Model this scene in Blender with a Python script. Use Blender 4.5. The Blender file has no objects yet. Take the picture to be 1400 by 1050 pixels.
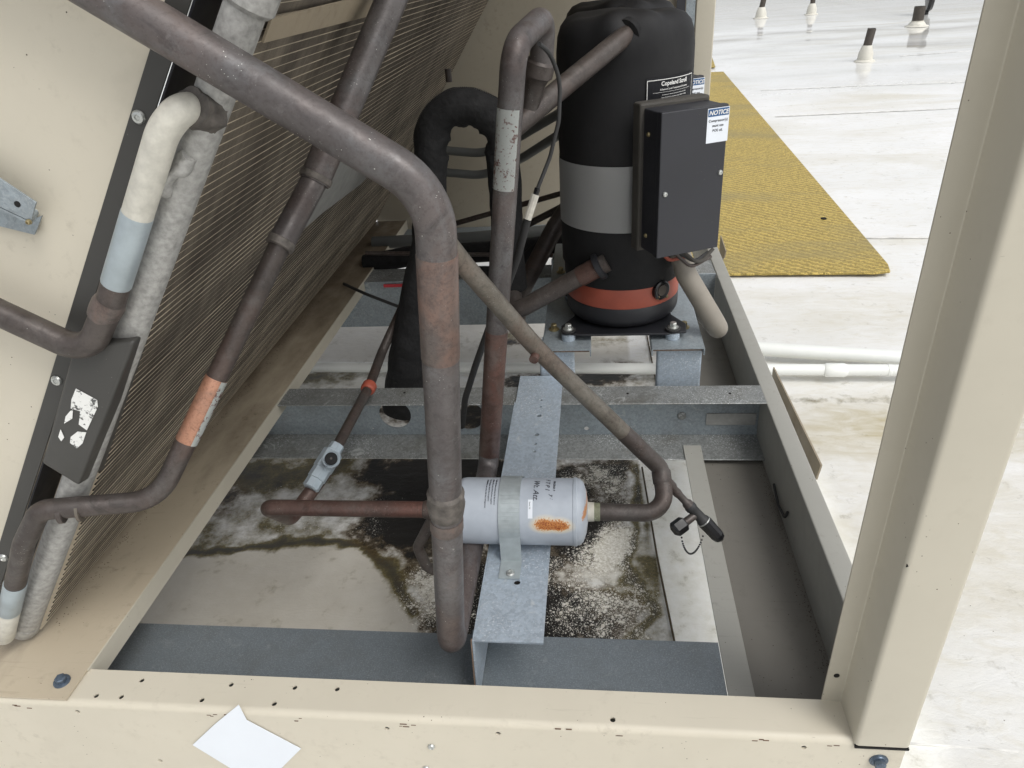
import bpy, bmesh, math, random
from mathutils import Vector, Matrix, noise
random.seed(7)
C = bpy.context.scene.collection
R = math.radians

# ------------------------------------------------------------------ camera, sky, sun, exposure
F = 984.85                                   # focal length in pixels of a 1400 px wide frame
RT = Vector((0.99302666, 0.09730239, -0.06656046))
DN = Vector((-0.00789831, -0.50841779, -0.86107431))
FW = Vector((-0.11762511, 0.85559546, -0.5041039))
EYE = Vector((0, 0, .75))
cam = bpy.data.cameras.new('camera')
cam.sensor_width = 36
cam.lens = 36 * F / 1400
cam.clip_start = .02
cam.clip_end = 400
cam_ob = bpy.data.objects.new('camera', cam)
C.objects.link(cam_ob)
M3 = Matrix((RT, -DN, -FW)).transposed()
cam_ob.matrix_world = Matrix.Translation(EYE) @ M3.to_4x4()
sc = bpy.context.scene
sc.camera = cam_ob
sc.view_settings.view_transform = 'Standard'
sc.view_settings.look = 'None'
sc.view_settings.gamma = 1
sc.view_settings.use_curve_mapping = False
sc.view_settings.exposure = 0.33
SUN_EL, SUN_AZ = 54, 132                      # azimuth clockwise from +y
w = bpy.data.worlds.new('World')
sc.world = w
w.use_nodes = True
nt = w.node_tree
sky = nt.nodes.new('ShaderNodeTexSky')
sky.sky_type = 'NISHITA'
sky.sun_disc = False
sky.sun_elevation = R(SUN_EL)
sky.sun_rotation = R(SUN_AZ)
sky.air_density = 1.0
sky.dust_density = 3.0
hs = nt.nodes.new('ShaderNodeHueSaturation')  # thin overcast: the blue is mostly washed out
hs.inputs['Saturation'].default_value = .16
nt.links.new(sky.outputs[0], hs.inputs['Color'])
bg = nt.nodes['Background']
nt.links.new(hs.outputs[0], bg.inputs[0])
bg.inputs[1].default_value = .15
sd = bpy.data.lights.new('sun', 'SUN')
sd.energy = 1.0
sd.angle = R(24)
sd.color = (1, .98, .95)
so = bpy.data.objects.new('sun', sd)
C.objects.link(so)
dv = Vector((math.sin(R(SUN_AZ)) * math.cos(R(SUN_EL)), math.cos(R(SUN_AZ)) * math.cos(R(SUN_EL)), math.sin(R(SUN_EL))))
so.rotation_euler = dv.to_track_quat('Z', 'Y').to_euler()

# ------------------------------------------------------------------ measuring: a photo point on a known plane of the place
def ray(px, py):
    return RT * ((px - 700) / F) + DN * ((py - 525) / F) + FW
def at(px, py, x=None, y=None, z=None):
    d = ray(px, py)
    t = (z - EYE.z) / d.z if z is not None else (y / d.y if y is not None else x / d.x)
    return EYE + d * t
def on_plane(px, py, p0, n):
    d = ray(px, py)
    return EYE + d * ((p0 - EYE).dot(n) / d.dot(n))
def on_cyl(px, py, cx, cy, r):               # vertical cylinder -> angle, height
    d = ray(px, py)
    a = d.x ** 2 + d.y ** 2; b = -2 * (d.x * cx + d.y * cy); c = cx * cx + cy * cy - r * r
    q = b * b - 4 * a * c
    t = (-b - math.sqrt(max(q, 0))) / (2 * a)
    p = EYE + d * t
    return math.atan2(p.y - cy, p.x - cx), p.z

# ------------------------------------------------------------------ materials
def srgb(r, g, b):
    f = lambda c: (c / 255 / 12.92) if c / 255 <= .04045 else ((c / 255 + .055) / 1.055) ** 2.4
    return (f(r), f(g), f(b), 1)
class NB:
    def __init__(s, name):
        s.m = bpy.data.materials.new(name); s.m.use_nodes = True
        s.t = s.m.node_tree; s.b = s.t.nodes['Principled BSDF']
        s.tc = s.t.nodes.new('ShaderNodeTexCoord')
    def n(s, t, **k):
        x = s.t.nodes.new(t)
        for a, v in k.items():
            if hasattr(x, a): setattr(x, a, v)
            else: x.inputs[a.replace('_', ' ')].default_value = v
        return x
    def l(s, a, b): s.t.links.new(a, b)
    def co(s, scale=(1, 1, 1), rot=(0, 0, 0), loc=(0, 0, 0)):
        mp = s.n('ShaderNodeMapping'); s.l(s.tc.outputs['Object'], mp.inputs[0])
        mp.inputs['Scale'].default_value = scale; mp.inputs['Rotation'].default_value = rot; mp.inputs['Location'].default_value = loc
        return mp.outputs[0]
    def noise(s, scale, detail=4, rough=.55, co=None, dist=0):
        x = s.n('ShaderNodeTexNoise'); x.inputs['Scale'].default_value = scale; x.inputs['Detail'].default_value = detail
        x.inputs['Roughness'].default_value = rough; x.inputs['Distortion'].default_value = dist
        s.l(co or s.tc.outputs['Object'], x.inputs['Vector']); return x.outputs[0]
    def vor(s, scale, co=None, feature='F1', out=0, rnd=1):
        x = s.n('ShaderNodeTexVoronoi'); x.feature = feature; x.inputs['Scale'].default_value = scale; x.inputs['Randomness'].default_value = rnd
        s.l(co or s.tc.outputs['Object'], x.inputs['Vector']); return x.outputs[out]
    def ramp(s, v, lo, hi, a=0, b=1):
        x = s.n('ShaderNodeMapRange'); s.l(v, x.inputs[0])
        for i, q in enumerate((lo, hi, a, b)): x.inputs[i + 1].default_value = q
        return x.outputs[0]
    def math(s, op, a, b=None, c=None):
        x = s.n('ShaderNodeMath'); x.operation = op
        for i, q in enumerate((a, b, c)):
            if q is None: continue
            if isinstance(q, (int, float)): x.inputs[i].default_value = q
            else: s.l(q, x.inputs[i])
        return x.outputs[0]
    def mix(s, f, a, b):
        x = s.n('ShaderNodeMix'); x.data_type = 'RGBA'
        for i, q in ((0, f), (6, a), (7, b)):
            if isinstance(q, (int, float, tuple)): x.inputs[i].default_value = q
            else: s.l(q, x.inputs[i])
        return x.outputs[2]
    def bump(s, h, strength=.2, dist=.001):
        x = s.n('ShaderNodeBump'); x.inputs['Strength'].default_value = strength; x.inputs['Distance'].default_value = dist
        s.l(h, x.inputs['Height']); s.l(x.outputs[0], s.b.inputs['Normal']); return x
    def col(s, c):
        if isinstance(c, tuple): s.b.inputs['Base Color'].default_value = c
        else: s.l(c, s.b.inputs['Base Color'])
    def rough(s, r):
        if isinstance(r, (int, float)): s.b.inputs['Roughness'].default_value = r
        else: s.l(r, s.b.inputs['Roughness'])
    def metal(s, v):
        if isinstance(v, (int, float)): s.b.inputs['Metallic'].default_value = v
        else: s.l(v, s.b.inputs['Metallic'])
MT = {}
def simple(name, c, r=.5, m=0, var=.25, sc_=25, bump=.1, bs=300, speck=None, speck_scale=160, speck_th=.09):
    k = NB(name)
    dark = tuple(x * (1 - var) for x in c[:3]) + (1,)
    light = tuple(min(1, x * (1 + var)) for x in c[:3]) + (1,)
    o = k.mix(k.ramp(k.noise(sc_, 6, .6), .3, .7), dark, light)
    if speck:
        s_ = k.math('LESS_THAN', k.vor(speck_scale), speck_th)
        s_ = k.math('MULTIPLY', s_, k.ramp(k.noise(14, 3), .48, .62))
        o = k.mix(s_, o, speck)
    k.col(o); k.rough(k.ramp(k.noise(sc_ * 2, 4), .3, .7, max(.05, r - .08), min(1, r + .1))); k.metal(m)
    if bump: k.bump(k.noise(bs, 3), bump, .0006)
    MT[name] = k.m
    return k.m

def tan_paint(name, c, grime=.35, gcol=srgb(96, 84, 66)):
    k = NB(name)
    n1 = k.ramp(k.noise(3.5, 5, .6), .3, .75)
    base = k.mix(n1, tuple(x * .93 for x in c[:3]) + (1,), tuple(x * 1.05 for x in c[:3]) + (1,))
    fine = k.ramp(k.noise(60, 8, .7), .55, .75)
    g = k.math('MULTIPLY', fine, k.ramp(k.noise(7, 4), .45, .7, 0, grime))
    o = k.mix(g, base, gcol)
    st = k.noise(9, 5, .6, k.co((1, 14, 1)))
    o = k.mix(k.ramp(st, .62, .8, 0, grime * .5), o, gcol)
    dots = k.math('MULTIPLY', k.math('LESS_THAN', k.vor(110), .075), k.ramp(k.noise(20, 2), .55, .6))
    o = k.mix(dots, o, srgb(70, 56, 40))
    scr = k.math('LESS_THAN', k.vor(16, k.co((1, 9, 9), (0, 0, .6))), .028)
    o = k.mix(k.math('MULTIPLY', scr, .6), o, srgb(110, 98, 80))
    k.col(o); k.rough(k.ramp(k.noise(30, 4), .3, .7, .42, .6))
    k.bump(k.noise(420, 3), .06, .0004)
    MT[name] = k.m
tan_paint('tan', srgb(198, 191, 174))
tan_paint('tan_clean', srgb(186, 180, 164), .15)
tan_paint('tan_dirty', srgb(150, 138, 118), .8, srgb(70, 60, 46))
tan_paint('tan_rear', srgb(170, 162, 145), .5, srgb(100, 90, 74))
tan_paint('sill_paint', srgb(178, 166, 145), .8, srgb(82, 70, 54))
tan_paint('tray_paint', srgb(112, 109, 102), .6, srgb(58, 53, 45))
tan_paint('rail_paint', srgb(152, 151, 144), .4, srgb(80, 78, 70))

def sill_mat():
    m = MT['sill_paint']; t_ = m.node_tree; b = t_.nodes['Principled BSDF']
    src = b.inputs['Base Color'].links[0].from_socket
    k = NB.__new__(NB); k.m = m; k.t = t_; k.b = b; k.tc = [n for n in t_.nodes if n.type == 'TEX_COORD'][0]
    sx = k.n('ShaderNodeSeparateXYZ'); k.l(k.tc.outputs['Object'], sx.inputs[0])
    n = k.noise(11, 6, .65, k.co((1, .35, 1)))
    # object origin is at x=-.7, y=1.2: dirt thickens along the coil foot, and the brown deepens towards the rear
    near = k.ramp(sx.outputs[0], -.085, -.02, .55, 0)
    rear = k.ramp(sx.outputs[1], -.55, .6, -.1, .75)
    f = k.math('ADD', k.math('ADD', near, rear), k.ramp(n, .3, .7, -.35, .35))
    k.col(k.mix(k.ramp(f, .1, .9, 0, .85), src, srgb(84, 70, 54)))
sill_mat()
def galv(name, c, var=.2, streak=.3, stain=.3):
    k = NB(name)
    sp = k.vor(230, None, 'F1', 1)
    bw = k.n('ShaderNodeRGBToBW'); k.l(sp, bw.inputs[0])
    base = k.mix(k.ramp(bw.outputs[0], .2, .8), tuple(x * (1 - var) for x in c[:3]) + (1,), tuple(min(1, x * (1 + var)) for x in c[:3]) + (1,))
    base = k.mix(k.ramp(k.noise(500, 4, .7), .5, .8, 0, .35), base, srgb(215, 220, 222))
    base = k.mix(k.ramp(k.noise(12, 6, .65), .5, .72, 0, stain), base, srgb(98, 96, 88))
    wx = k.noise(26, 6, .7, None, 1.2)
    base = k.mix(k.ramp(wx, .6, .68, 0, streak), base, srgb(205, 208, 206))
    base = k.mix(k.math('MULTIPLY', k.ramp(k.noise(330, 3, .7, k.co(loc=(3, 3, 3))), .56, .64, 0, .75 if streak > .4 else .12), k.ramp(k.noise(6, 3, .6, k.co(loc=(1, 1, 1))), .42, .6)), base, srgb(228, 231, 232))
    k.col(base); k.metal(.35); k.rough(k.ramp(bw.outputs[0], 0, 1, .38, .58))
    k.bump(bw.outputs[0], .05, .0004)
    MT[name] = k.m
galv('galv', srgb(142, 151, 156), .12)
galv('galv_light', srgb(166, 178, 189), .1, .5, .1)
galv('galv_dark', srgb(118, 126, 131), .05, .1, .25)
galv('galv_dirty', srgb(128, 130, 128), .2, .5, .8)

def copper(name, base, alt, warm, grey, pink=.35, speck=.8):
    k = NB(name)
    o = k.mix(k.ramp(k.noise(9, 6, .65, None, .6), .38, .62), base, alt)
    o = k.mix(k.ramp(k.noise(6.3, 5, .6, k.co(loc=(3, 1, 5)), .8), .5, .62, 0, pink), o, warm)
    o = k.mix(k.ramp(k.noise(15, 7, .72, k.co(loc=(9, 4, 2)), .5), .5, .7, 0, .75), o, grey)
    # handled, flux-burnt and bird-spotted: small dark clouds, scuffs and pits
    o = k.mix(k.ramp(k.noise(34, 8, .75, k.co(loc=(1, 6, 2)), 1.0), .52, .68, 0, .6), o, tuple(x * .45 for x in base[:3]) + (1,))
    o = k.mix(k.ramp(k.noise(60, 8, .8, k.co(loc=(5, 2, 8)), .4), .56, .7, 0, .45), o, tuple(min(1, x * 1.7) for x in alt[:3]) + (1,))
    o = k.mix(k.ramp(k.noise(260, 4, .7), .5, .72, 0, .4), o, srgb(52, 42, 37))
    s1 = k.math('MULTIPLY', k.math('LESS_THAN', k.vor(330), .12), k.ramp(k.noise(24, 3), .56, .60))
    s2 = k.math('MULTIPLY', k.math('LESS_THAN', k.vor(95), .05), k.ramp(k.noise(13, 3, .6, k.co(loc=(4, 4, 4))), .5, .55))
    s3 = k.math('MULTIPLY', k.ramp(k.noise(150, 6, .8, k.co(loc=(2, 9, 1))), .64, .68), k.ramp(k.noise(10, 4, .6, k.co(loc=(7, 3, 1))), .52, .6))
    o = k.mix(k.math('MULTIPLY', k.math('MAXIMUM', k.math('MAXIMUM', s1, s2), s3), speck), o, srgb(186, 186, 178))
    k.col(o); k.metal(.35); k.rough(k.ramp(k.noise(28, 7, .7), .3, .7, .30, .62))
    k.bump(k.noise(190, 6, .7), .2, .0007)
    MT[name] = k.m
copper('copper_old', srgb(80, 75, 74), srgb(98, 94, 93), srgb(106, 86, 78), srgb(108, 108, 109), .3)
copper('copper_red', srgb(82, 62, 56), srgb(98, 78, 71), srgb(112, 76, 66), srgb(98, 91, 86), .55, .6)
copper('copper_dark', srgb(68, 62, 59), srgb(86, 79, 75), srgb(94, 72, 62), srgb(96, 93, 90), .35, .5)
copper('copper_grey', srgb(94, 88, 79), srgb(110, 104, 95), srgb(114, 88, 76), srgb(118, 115, 107), .3, .5)
copper('copper_bare', srgb(168, 122, 98), srgb(146, 104, 84), srgb(182, 136, 112), srgb(112, 98, 90), .7, .6)
copper('copper_patina', srgb(90, 81, 77), srgb(102, 93, 88), srgb(136, 104, 90), srgb(92, 85, 82), .65, .5)
simple('white_enamel', srgb(188, 185, 174), .5, 0, .14, 110, .5, 260)
simple('header_alu', srgb(160, 159, 155), .55, .25, .28, 170, .5, 360)
simple('alu_sleeve', srgb(158, 168, 172), .4, .3, .12, 50, .2)
simple('braze', srgb(92, 87, 82), .6, .3, .5, 90, 1.4, 140, srgb(176, 176, 170), 260, .14)
simple('dark_metal', srgb(58, 57, 54), .45, 0, .12, 12, .05, 400, srgb(110, 108, 104), 90, .05)
simple('black_jacket', srgb(13, 13, 15), .7, 0, .35, 9, .45, 70)
simple('black_cloth', srgb(17, 17, 18), .85, 0, .35, 30, .8, 52)
for n_ in MT['black_cloth'].node_tree.nodes:
    if n_.type == 'BUMP': n_.inputs['Distance'].default_value = .006
simple('black_paint', srgb(40, 41, 46), .42, 0, .12, 10, .05, 300, srgb(90, 88, 84), 120, .06)
simple('black_base', srgb(30, 31, 35), .5, 0, .2, 20, .1)
simple('black_gloss', srgb(18, 18, 20), .3, 0, .2)
simple('orange_band', srgb(150, 74, 56), .5, 0, .14, 30, .1)
simple('orange_clamp', srgb(158, 78, 60), .5, 0, .14, 60, .1)
simple('screw_zinc', srgb(190, 192, 188), .32, .8, .15, 200, .2)
simple('screw_brass', srgb(150, 138, 104), .4, .7, .2, 200, .2)
simple('bolt_blue', srgb(92, 104, 118), .35, .6, .25, 150, .3)
simple('hole', srgb(14, 12, 10), .9, 0, .1)
simple('rubber', srgb(46, 46, 46), .6, 0, .2)
simple('grey_hose', srgb(92, 94, 92), .55, 0, .15, 12, .1)
simple('conduit', srgb(136, 130, 120), .5, 0, .12, 20, .1)
simple('gasket', srgb(66, 63, 58), .7, 0, .2, 40, .3)
simple('pvc', srgb(228, 230, 226), .35, 0, .05, 8, .04, 200, srgb(160, 156, 140), 90, .05)
simple('paper', srgb(220, 225, 231), .6, 0, .02, 20, .1)
simple('print_black', srgb(52, 52, 58), .6, 0, .05)
simple('print_white', srgb(222, 222, 218), .6, 0, .05)
simple('label_blue', srgb(44, 84, 128), .5, 0, .05)
simple('label_grey', srgb(196, 197, 196), .36, .25, .04, 4, 0)
simple('band_metal', srgb(166, 174, 176), .42, .4, .1, 90, .1)
simple('rust_edge', srgb(132, 112, 96), .7, .1, .3, 120, .4)
simple('chip', srgb(88, 62, 44), .8, 0, .4, 200, .2)
simple('boot_white', srgb(206, 203, 192), .5, 0, .08, 12, .1)
simple('stack_iron', srgb(74, 68, 62), .6, .2, .2, 30, .2)
simple('glass_eye', srgb(10, 12, 12), .8, 0, .1)

def drier_mat():
    k = NB('drier_paint')
    base = k.mix(k.ramp(k.noise(30, 4), .3, .7), srgb(162, 169, 178), srgb(176, 183, 191))
    # rust patch: distance to a point of the shell, broken up by noise
    def blob(x, z, rx, rz):
        mp = k.co((1 / rx, .0, 1 / rz), loc=(-x / rx, 0, -z / rz))
        ln = k.n('ShaderNodeVectorMath'); ln.operation = 'LENGTH'; k.l(mp, ln.inputs[0]); return ln.outputs['Value']
    d = k.math('MINIMUM', blob(RUST[0] - .009, RUST[1], .018, .0105), blob(RUST[0] + .009, RUST[1] - .001, .018, .0095))
    n = k.noise(430, 3, .7)
    f = k.math('SUBTRACT', 1.12, d)
    halo = k.math('ADD', f, k.ramp(n, .3, .7, -.3, .3))
    o = k.mix(k.ramp(f, -.3, .35, 0, .75), base, srgb(222, 206, 170))
    o = k.mix(k.ramp(halo, .18, .42), o, srgb(186, 122, 62))
    o = k.mix(k.math('MULTIPLY', k.ramp(halo, .35, .6), k.ramp(k.noise(600, 2, .7, k.co(loc=(5, 5, 5))), .47, .55)), o, srgb(132, 62, 22))
    e = k.math('SUBTRACT', 1, blob(.070, .022, .006, .008))
    e = k.math('ADD', e, k.ramp(n, .3, .7, -.4, .4))
    o = k.mix(k.ramp(e, .1, .4, 0, .9), o, srgb(186, 124, 66))
    k.col(o); k.rough(.42); k.bump(n, .05, .0005); MT['drier_paint'] = k.m
RUST = (.0235, .0142)
drier_mat()

def patchy_label(name, c, under, th=.5, scale=45, loc=(0, 0, 0)):
    k = NB(name)
    n = k.noise(scale, 8, .75, k.co(loc=loc))
    o = k.mix(k.ramp(n, th, th + .03), c, under)
    o = k.mix(k.ramp(k.noise(260, 3), .62, .66), o, under)
    k.col(o); k.rough(.6); k.bump(n, .5, .0008); MT[name] = k.m
patchy_label('torn_label', srgb(222, 222, 218), srgb(84, 84, 82), .57, 60)
patchy_label('flaked_paint', srgb(200, 204, 200), srgb(128, 98, 92), .56, 70, (2, 7, 1))

def fin_mat():
    k = NB('coil_fin')
    co = k.co((1, 1, 1), (0, R(-34.6), 0))
    wv = k.n('ShaderNodeTexWave'); wv.bands_direction = 'Y'; wv.inputs['Scale'].default_value = 110; wv.inputs['Distortion'].default_value = .6
    wv.inputs['Detail'].default_value = 2; k.l(co, wv.inputs['Vector'])
    n1 = k.noise(5, 6, .65, k.co((1, .8, .35), loc=(2, 0, 1)))
    streak = k.noise(22, 5, .65, k.co((.35, 1.6, .25)))
    o = k.mix(k.ramp(streak, .35, .65), srgb(90, 82, 72), srgb(128, 119, 105))
    o = k.mix(k.ramp(n1, .46, .62, 0, .8), o, srgb(56, 48, 40))
    o = k.mix(k.ramp(k.noise(120, 6, .75, k.co((.5, 1.5, .4))), .5, .7, 0, .4), o, srgb(50, 43, 36))
    o = k.mix(k.ramp(wv.outputs[1], 0, .5, .35, 0), o, srgb(52, 45, 38))
    k.col(o); k.rough(.65); k.metal(.25); k.bump(wv.outputs[1], .6, .001); MT['coil_fin'] = k.m
fin_mat()
simple('flat_tube_alu', srgb(196, 184, 162), .5, .2, .5, 4, .1)

def mat_yellow():
    k = NB('walkway_yellow')
    a = k.n('ShaderNodeTexWave'); a.bands_direction = 'DIAGONAL'; a.inputs['Scale'].default_value = 14; a.inputs['Distortion'].default_value = 5
    a.inputs['Detail'].default_value = 3; a.inputs['Detail Scale'].default_value = 6; k.l(k.tc.outputs['Object'], a.inputs['Vector'])
    b = k.n('ShaderNodeTexWave'); b.bands_direction = 'Y'; b.inputs['Scale'].default_value = 22; b.inputs['Distortion'].default_value = 3
    b.inputs['Detail Scale'].default_value = 9; k.l(k.tc.outputs['Object'], b.inputs['Vector'])
    h = k.math('MULTIPLY', a.outputs[1], b.outputs[1])
    o = k.mix(k.ramp(h, 0, .5), srgb(146, 126, 62), srgb(214, 188, 104))
    o = k.mix(k.ramp(k.noise(150, 4, .7), .53, .66, 0, .75), o, srgb(100, 88, 54))
    o = k.mix(k.ramp(k.noise(2.3, 5, .6, k.co((.5, 1.6, 1))), .5, .68, 0, .7), o, srgb(140, 130, 92))
    k.col(o); k.rough(.6); k.bump(h, .7, .006); MT['walkway_yellow'] = k.m
mat_yellow()

def roof_mat():
    k = NB('roof_membrane')
    def attr(n):
        a = k.n('ShaderNodeAttribute'); a.attribute_name = n; return a.outputs['Fac']
    mold, algae, silt, wet, white, stain, light_lift = [attr(n) for n in ('mold', 'algae', 'silt', 'wet', 'growth', 'stain', 'light_lift')]
    base = k.mix(k.ramp(k.noise(1.7, 6, .6), .35, .68), srgb(220, 220, 217), srgb(230, 230, 229))
    # brushed coating, dirt washed along the low spots
    br = k.noise(9, 7, .65, k.co((1, 2.6, 1)), 1.6)
    base = k.mix(k.ramp(br, .5, .72, 0, .5), base, srgb(206, 201, 186))
    cl = k.noise(55, 7, .7, k.co((1, 1.5, 1)), .9)
    base = k.mix(k.ramp(cl, .58, .74, 0, .28), base, srgb(186, 180, 162))
    dirt = k.noise(1.1, 6, .6, k.co((.6, 2.2, 1), loc=(4.2, 1.3, 0)), .6)
    base = k.mix(k.ramp(dirt, .48, .68, 0, .5), base, srgb(194, 187, 166))
    dots = k.math('MULTIPLY', k.math('LESS_THAN', k.vor(46), .045), k.ramp(k.noise(3, 2), .5, .56))
    base = k.mix(dots, base, srgb(84, 78, 64))
    n_f = k.noise(95, 8, .78); n_m = k.noise(24, 6, .65, k.co(loc=(3, 3, 0))); n_s = k.noise(210, 5, .7, k.co(loc=(1, 8, 0)))
    n_l0 = k.noise(5, 6, .6)
    base = k.mix(light_lift, base, k.mix(k.ramp(n_m, .4, .75), srgb(246, 246, 241), srgb(226, 224, 212)))  # band painted whiter to offset the sky light blocked under the unit
    stn = k.math('MULTIPLY', stain, k.ramp(k.noise(7, 7, .65, k.co((1, 2.4, 1), loc=(2, 2, 0)), .8), .35, .65, .35, 1.1))
    base = k.mix(stn, base, srgb(176, 165, 132))
    base = k.mix(k.math('MULTIPLY', silt, k.ramp(n_m, .3, .7, .8, 1)), base, k.mix(k.ramp(n_l0, .3, .7), srgb(178, 172, 160), srgb(200, 195, 184)))
    al = k.math('ADD', algae, k.ramp(n_m, .25, .75, -.42, .42))
    o = k.mix(k.ramp(al, .18, .75, 0, .95), base, k.mix(k.ramp(al, .7, 1.25), k.mix(k.ramp(n_s, .4, .6), srgb(74, 65, 24), srgb(112, 100, 52)), srgb(38, 33, 16)))
    n_l = k.noise(9, 5, .6, k.co(loc=(6, 1, 0)), .5)
    amp = k.ramp(mold, .04, .3)
    mo = k.math('ADD', mold, k.math('MULTIPLY', amp, k.ramp(n_f, .3, .7, -.16, .16)))
    mo = k.math('ADD', mo, k.math('MULTIPLY', amp, k.ramp(n_m, .3, .7, -.28, .28)))
    mo = k.math('ADD', mo, k.math('MULTIPLY', amp, k.ramp(n_l, .3, .7, -.34, .34)))
    brown = k.mix(k.ramp(mo, .05, .5, 0, .92), o, srgb(80, 62, 28))
    o = k.mix(k.ramp(mo, .36, .66), brown, srgb(21, 18, 15))
    # pale lichen dots: round spots of several sizes that crowd together where the growth is thick
    gl = k.math('MULTIPLY', white, k.ramp(n_l, .3, .65, .35, 1.25))
    gl = k.math('MULTIPLY', gl, k.ramp(n_m, .3, .7, .6, 1.3))
    o = k.mix(k.ramp(gl, .55, 1.25, 0, .75), o, srgb(178, 171, 154))
    for sc_, th_, sh in ((90, .50, 0), (190, .52, 7), (380, .58, 3)):
        v = k.vor(sc_, k.co(loc=(sh, sh, 0)))
        dt = k.math('SUBTRACT', k.math('MULTIPLY', gl, th_), v)
        o = k.mix(k.ramp(dt, -.02, .10, 0, .9), o, k.mix(k.ramp(n_s, .35, .65), srgb(186, 180, 164), srgb(238, 236, 229)))
    k.col(o)
    rg = k.ramp(k.noise(8, 4), .3, .7, .42, .62)
    x = k.n('ShaderNodeMix'); k.l(wet, x.inputs[0]); k.l(rg, x.inputs[2]); x.inputs[3].default_value = .07
    k.rough(x.outputs[0])
    h = k.math('ADD', k.math('MULTIPLY', br, 1.0), k.math('MULTIPLY', cl, .5))
    h = k.math('ADD', h, k.math('MULTIPLY', k.vor(22, k.co((1, 1.4, 1)), 'DISTANCE_TO_EDGE'), .5))
    h = k.math('MULTIPLY', h, k.math('SUBTRACT', 1, wet))
    k.bump(h, .28, .007); MT['roof_membrane'] = k.m
roof_mat()

# ------------------------------------------------------------------ mesh helpers
def tagit(o, label=None, cat=None, group=None, kind=None):
    for k, v in (('label', label), ('category', cat), ('group', group), ('kind', kind)):
        if v: o[k] = v
    return o
def thing(name, label, cat, loc=(0, 0, 0), group=None):
    o = bpy.data.objects.new(name, None); C.objects.link(o); o.location = loc; o.empty_display_size = .05
    return tagit(o, label, cat, group)
def mk(name, bm, mat, parent=None, label=None, smooth=False, kind=None, base=None, auto=35):
    """link a bmesh built in world coordinates as ONE mesh; under a parent it is made local to the parent's base"""
    root = parent
    off = Vector((0, 0, 0))
    while root is not None:
        off += Vector(root.location); root = root.parent
    if parent is None and base is not None: off = Vector(base)
    if off.length: bmesh.ops.translate(bm, verts=bm.verts, vec=-off)
    bmesh.ops.recalc_face_normals(bm, faces=bm.faces)
    me = bpy.data.meshes.new(name)
    if smooth:
        for f in bm.faces: f.smooth = True
        for e in bm.edges:
            if len(e.link_faces) == 2 and e.calc_face_angle(0) > R(auto): e.smooth = False
    bm.to_mesh(me); bm.free()
    me.materials.append(MT[mat] if isinstance(mat, str) else mat)
    o = bpy.data.objects.new(name, me); C.objects.link(o)
    if parent: o.parent = parent
    elif base is not None: o.location = base
    return tagit(o, label, None, None, kind)
def solo(name, bm, mat, label, cat, group=None, base=(0, 0, 0), **k):
    return tagit(mk(name, bm, mat, None, base=base, **k), label, cat, group)
def box(bm, x0, x1, y0, y1, z0, z1, bev=0, rot=None, seg=1):
    r = bmesh.ops.create_cube(bm, size=1)
    vs = r['verts']
    for v in vs:
        v.co = Vector(((x0 + x1) / 2 + v.co.x * (x1 - x0), (y0 + y1) / 2 + v.co.y * (y1 - y0), (z0 + z1) / 2 + v.co.z * (z1 - z0)))
    if bev:
        es = list({e for v in vs for e in v.link_edges})
        r2 = bmesh.ops.bevel(bm, geom=es, offset=bev, segments=seg, affect='EDGES', profile=.5)
        vs = list({v for f in r2['faces'] for v in f.verts} | {v for v in vs if v.is_valid})
    if rot is not None:
        for v in vs: v.co = rot @ v.co
    return vs
def nb(): return bmesh.new()
def BX(*a, **k):
    bm = nb(); box(bm, *a, **k); return bm
def extrude_poly(bm, pts, vec, bev=0):
    """closed polygon of 3-D points pushed along vec"""
    vec = Vector(vec)
    a = [bm.verts.new(Vector(p)) for p in pts]
    b = [bm.verts.new(Vector(p) + vec) for p in pts]
    n = len(pts)
    fs = [bm.faces.new(a), bm.faces.new(b[::-1])]
    for i in range(n): fs.append(bm.faces.new((a[i], b[i], b[(i + 1) % n], a[(i + 1) % n])))
    if bev:
        es = list({e for f in fs for e in f.edges})
        bmesh.ops.bevel(bm, geom=es, offset=bev, segments=2, affect='EDGES', profile=.5)
def section(bm, prof, axis_pts, t=None):
    """open sheet-metal profile (list of 2-D points in the plane normal to the run) thickened and swept straight"""
    (o, eu, ev, run) = axis_pts
    o, eu, ev, run = Vector(o), Vector(eu), Vector(ev), Vector(run)
    n = len(prof); P = [Vector((p[0], p[1])) for p in prof]
    outer = []
    for i in range(n):
        d1 = (P[i] - P[i - 1]).normalized() if i else None
        d2 = (P[i + 1] - P[i]).normalized() if i < n - 1 else None
        d1 = d1 or d2; d2 = d2 or d1
        n1 = Vector((-d1.y, d1.x)); n2 = Vector((-d2.y, d2.x))
        m = (n1 + n2).normalized(); m = m / max(.3, m.dot(n1))
        outer.append(P[i] + m * t)
    loop = P + outer[::-1]
    extrude_poly(bm, [o + eu * p.x + ev * p.y for p in loop], run)
def bent(pts, r=.004, seg=4):
    """round the corners of an open 2-D profile"""
    out = [tuple(pts[0])]
    for i in range(1, len(pts) - 1):
        a, b, c = Vector(pts[i - 1]), Vector(pts[i]), Vector(pts[i + 1])
        d1 = (a - b).normalized(); d2 = (c - b).normalized()
        ang = d1.angle(d2); L = min(r / math.tan(ang / 2), (a - b).length * .45, (c - b).length * .45)
        p, q = b + d1 * L, b + d2 * L
        for k in range(seg + 1):
            t = k / seg; out.append(tuple((p * (1 - t) ** 2 + b * 2 * t * (1 - t) + q * t * t)))
    out.append(tuple(pts[-1])); return out
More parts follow.
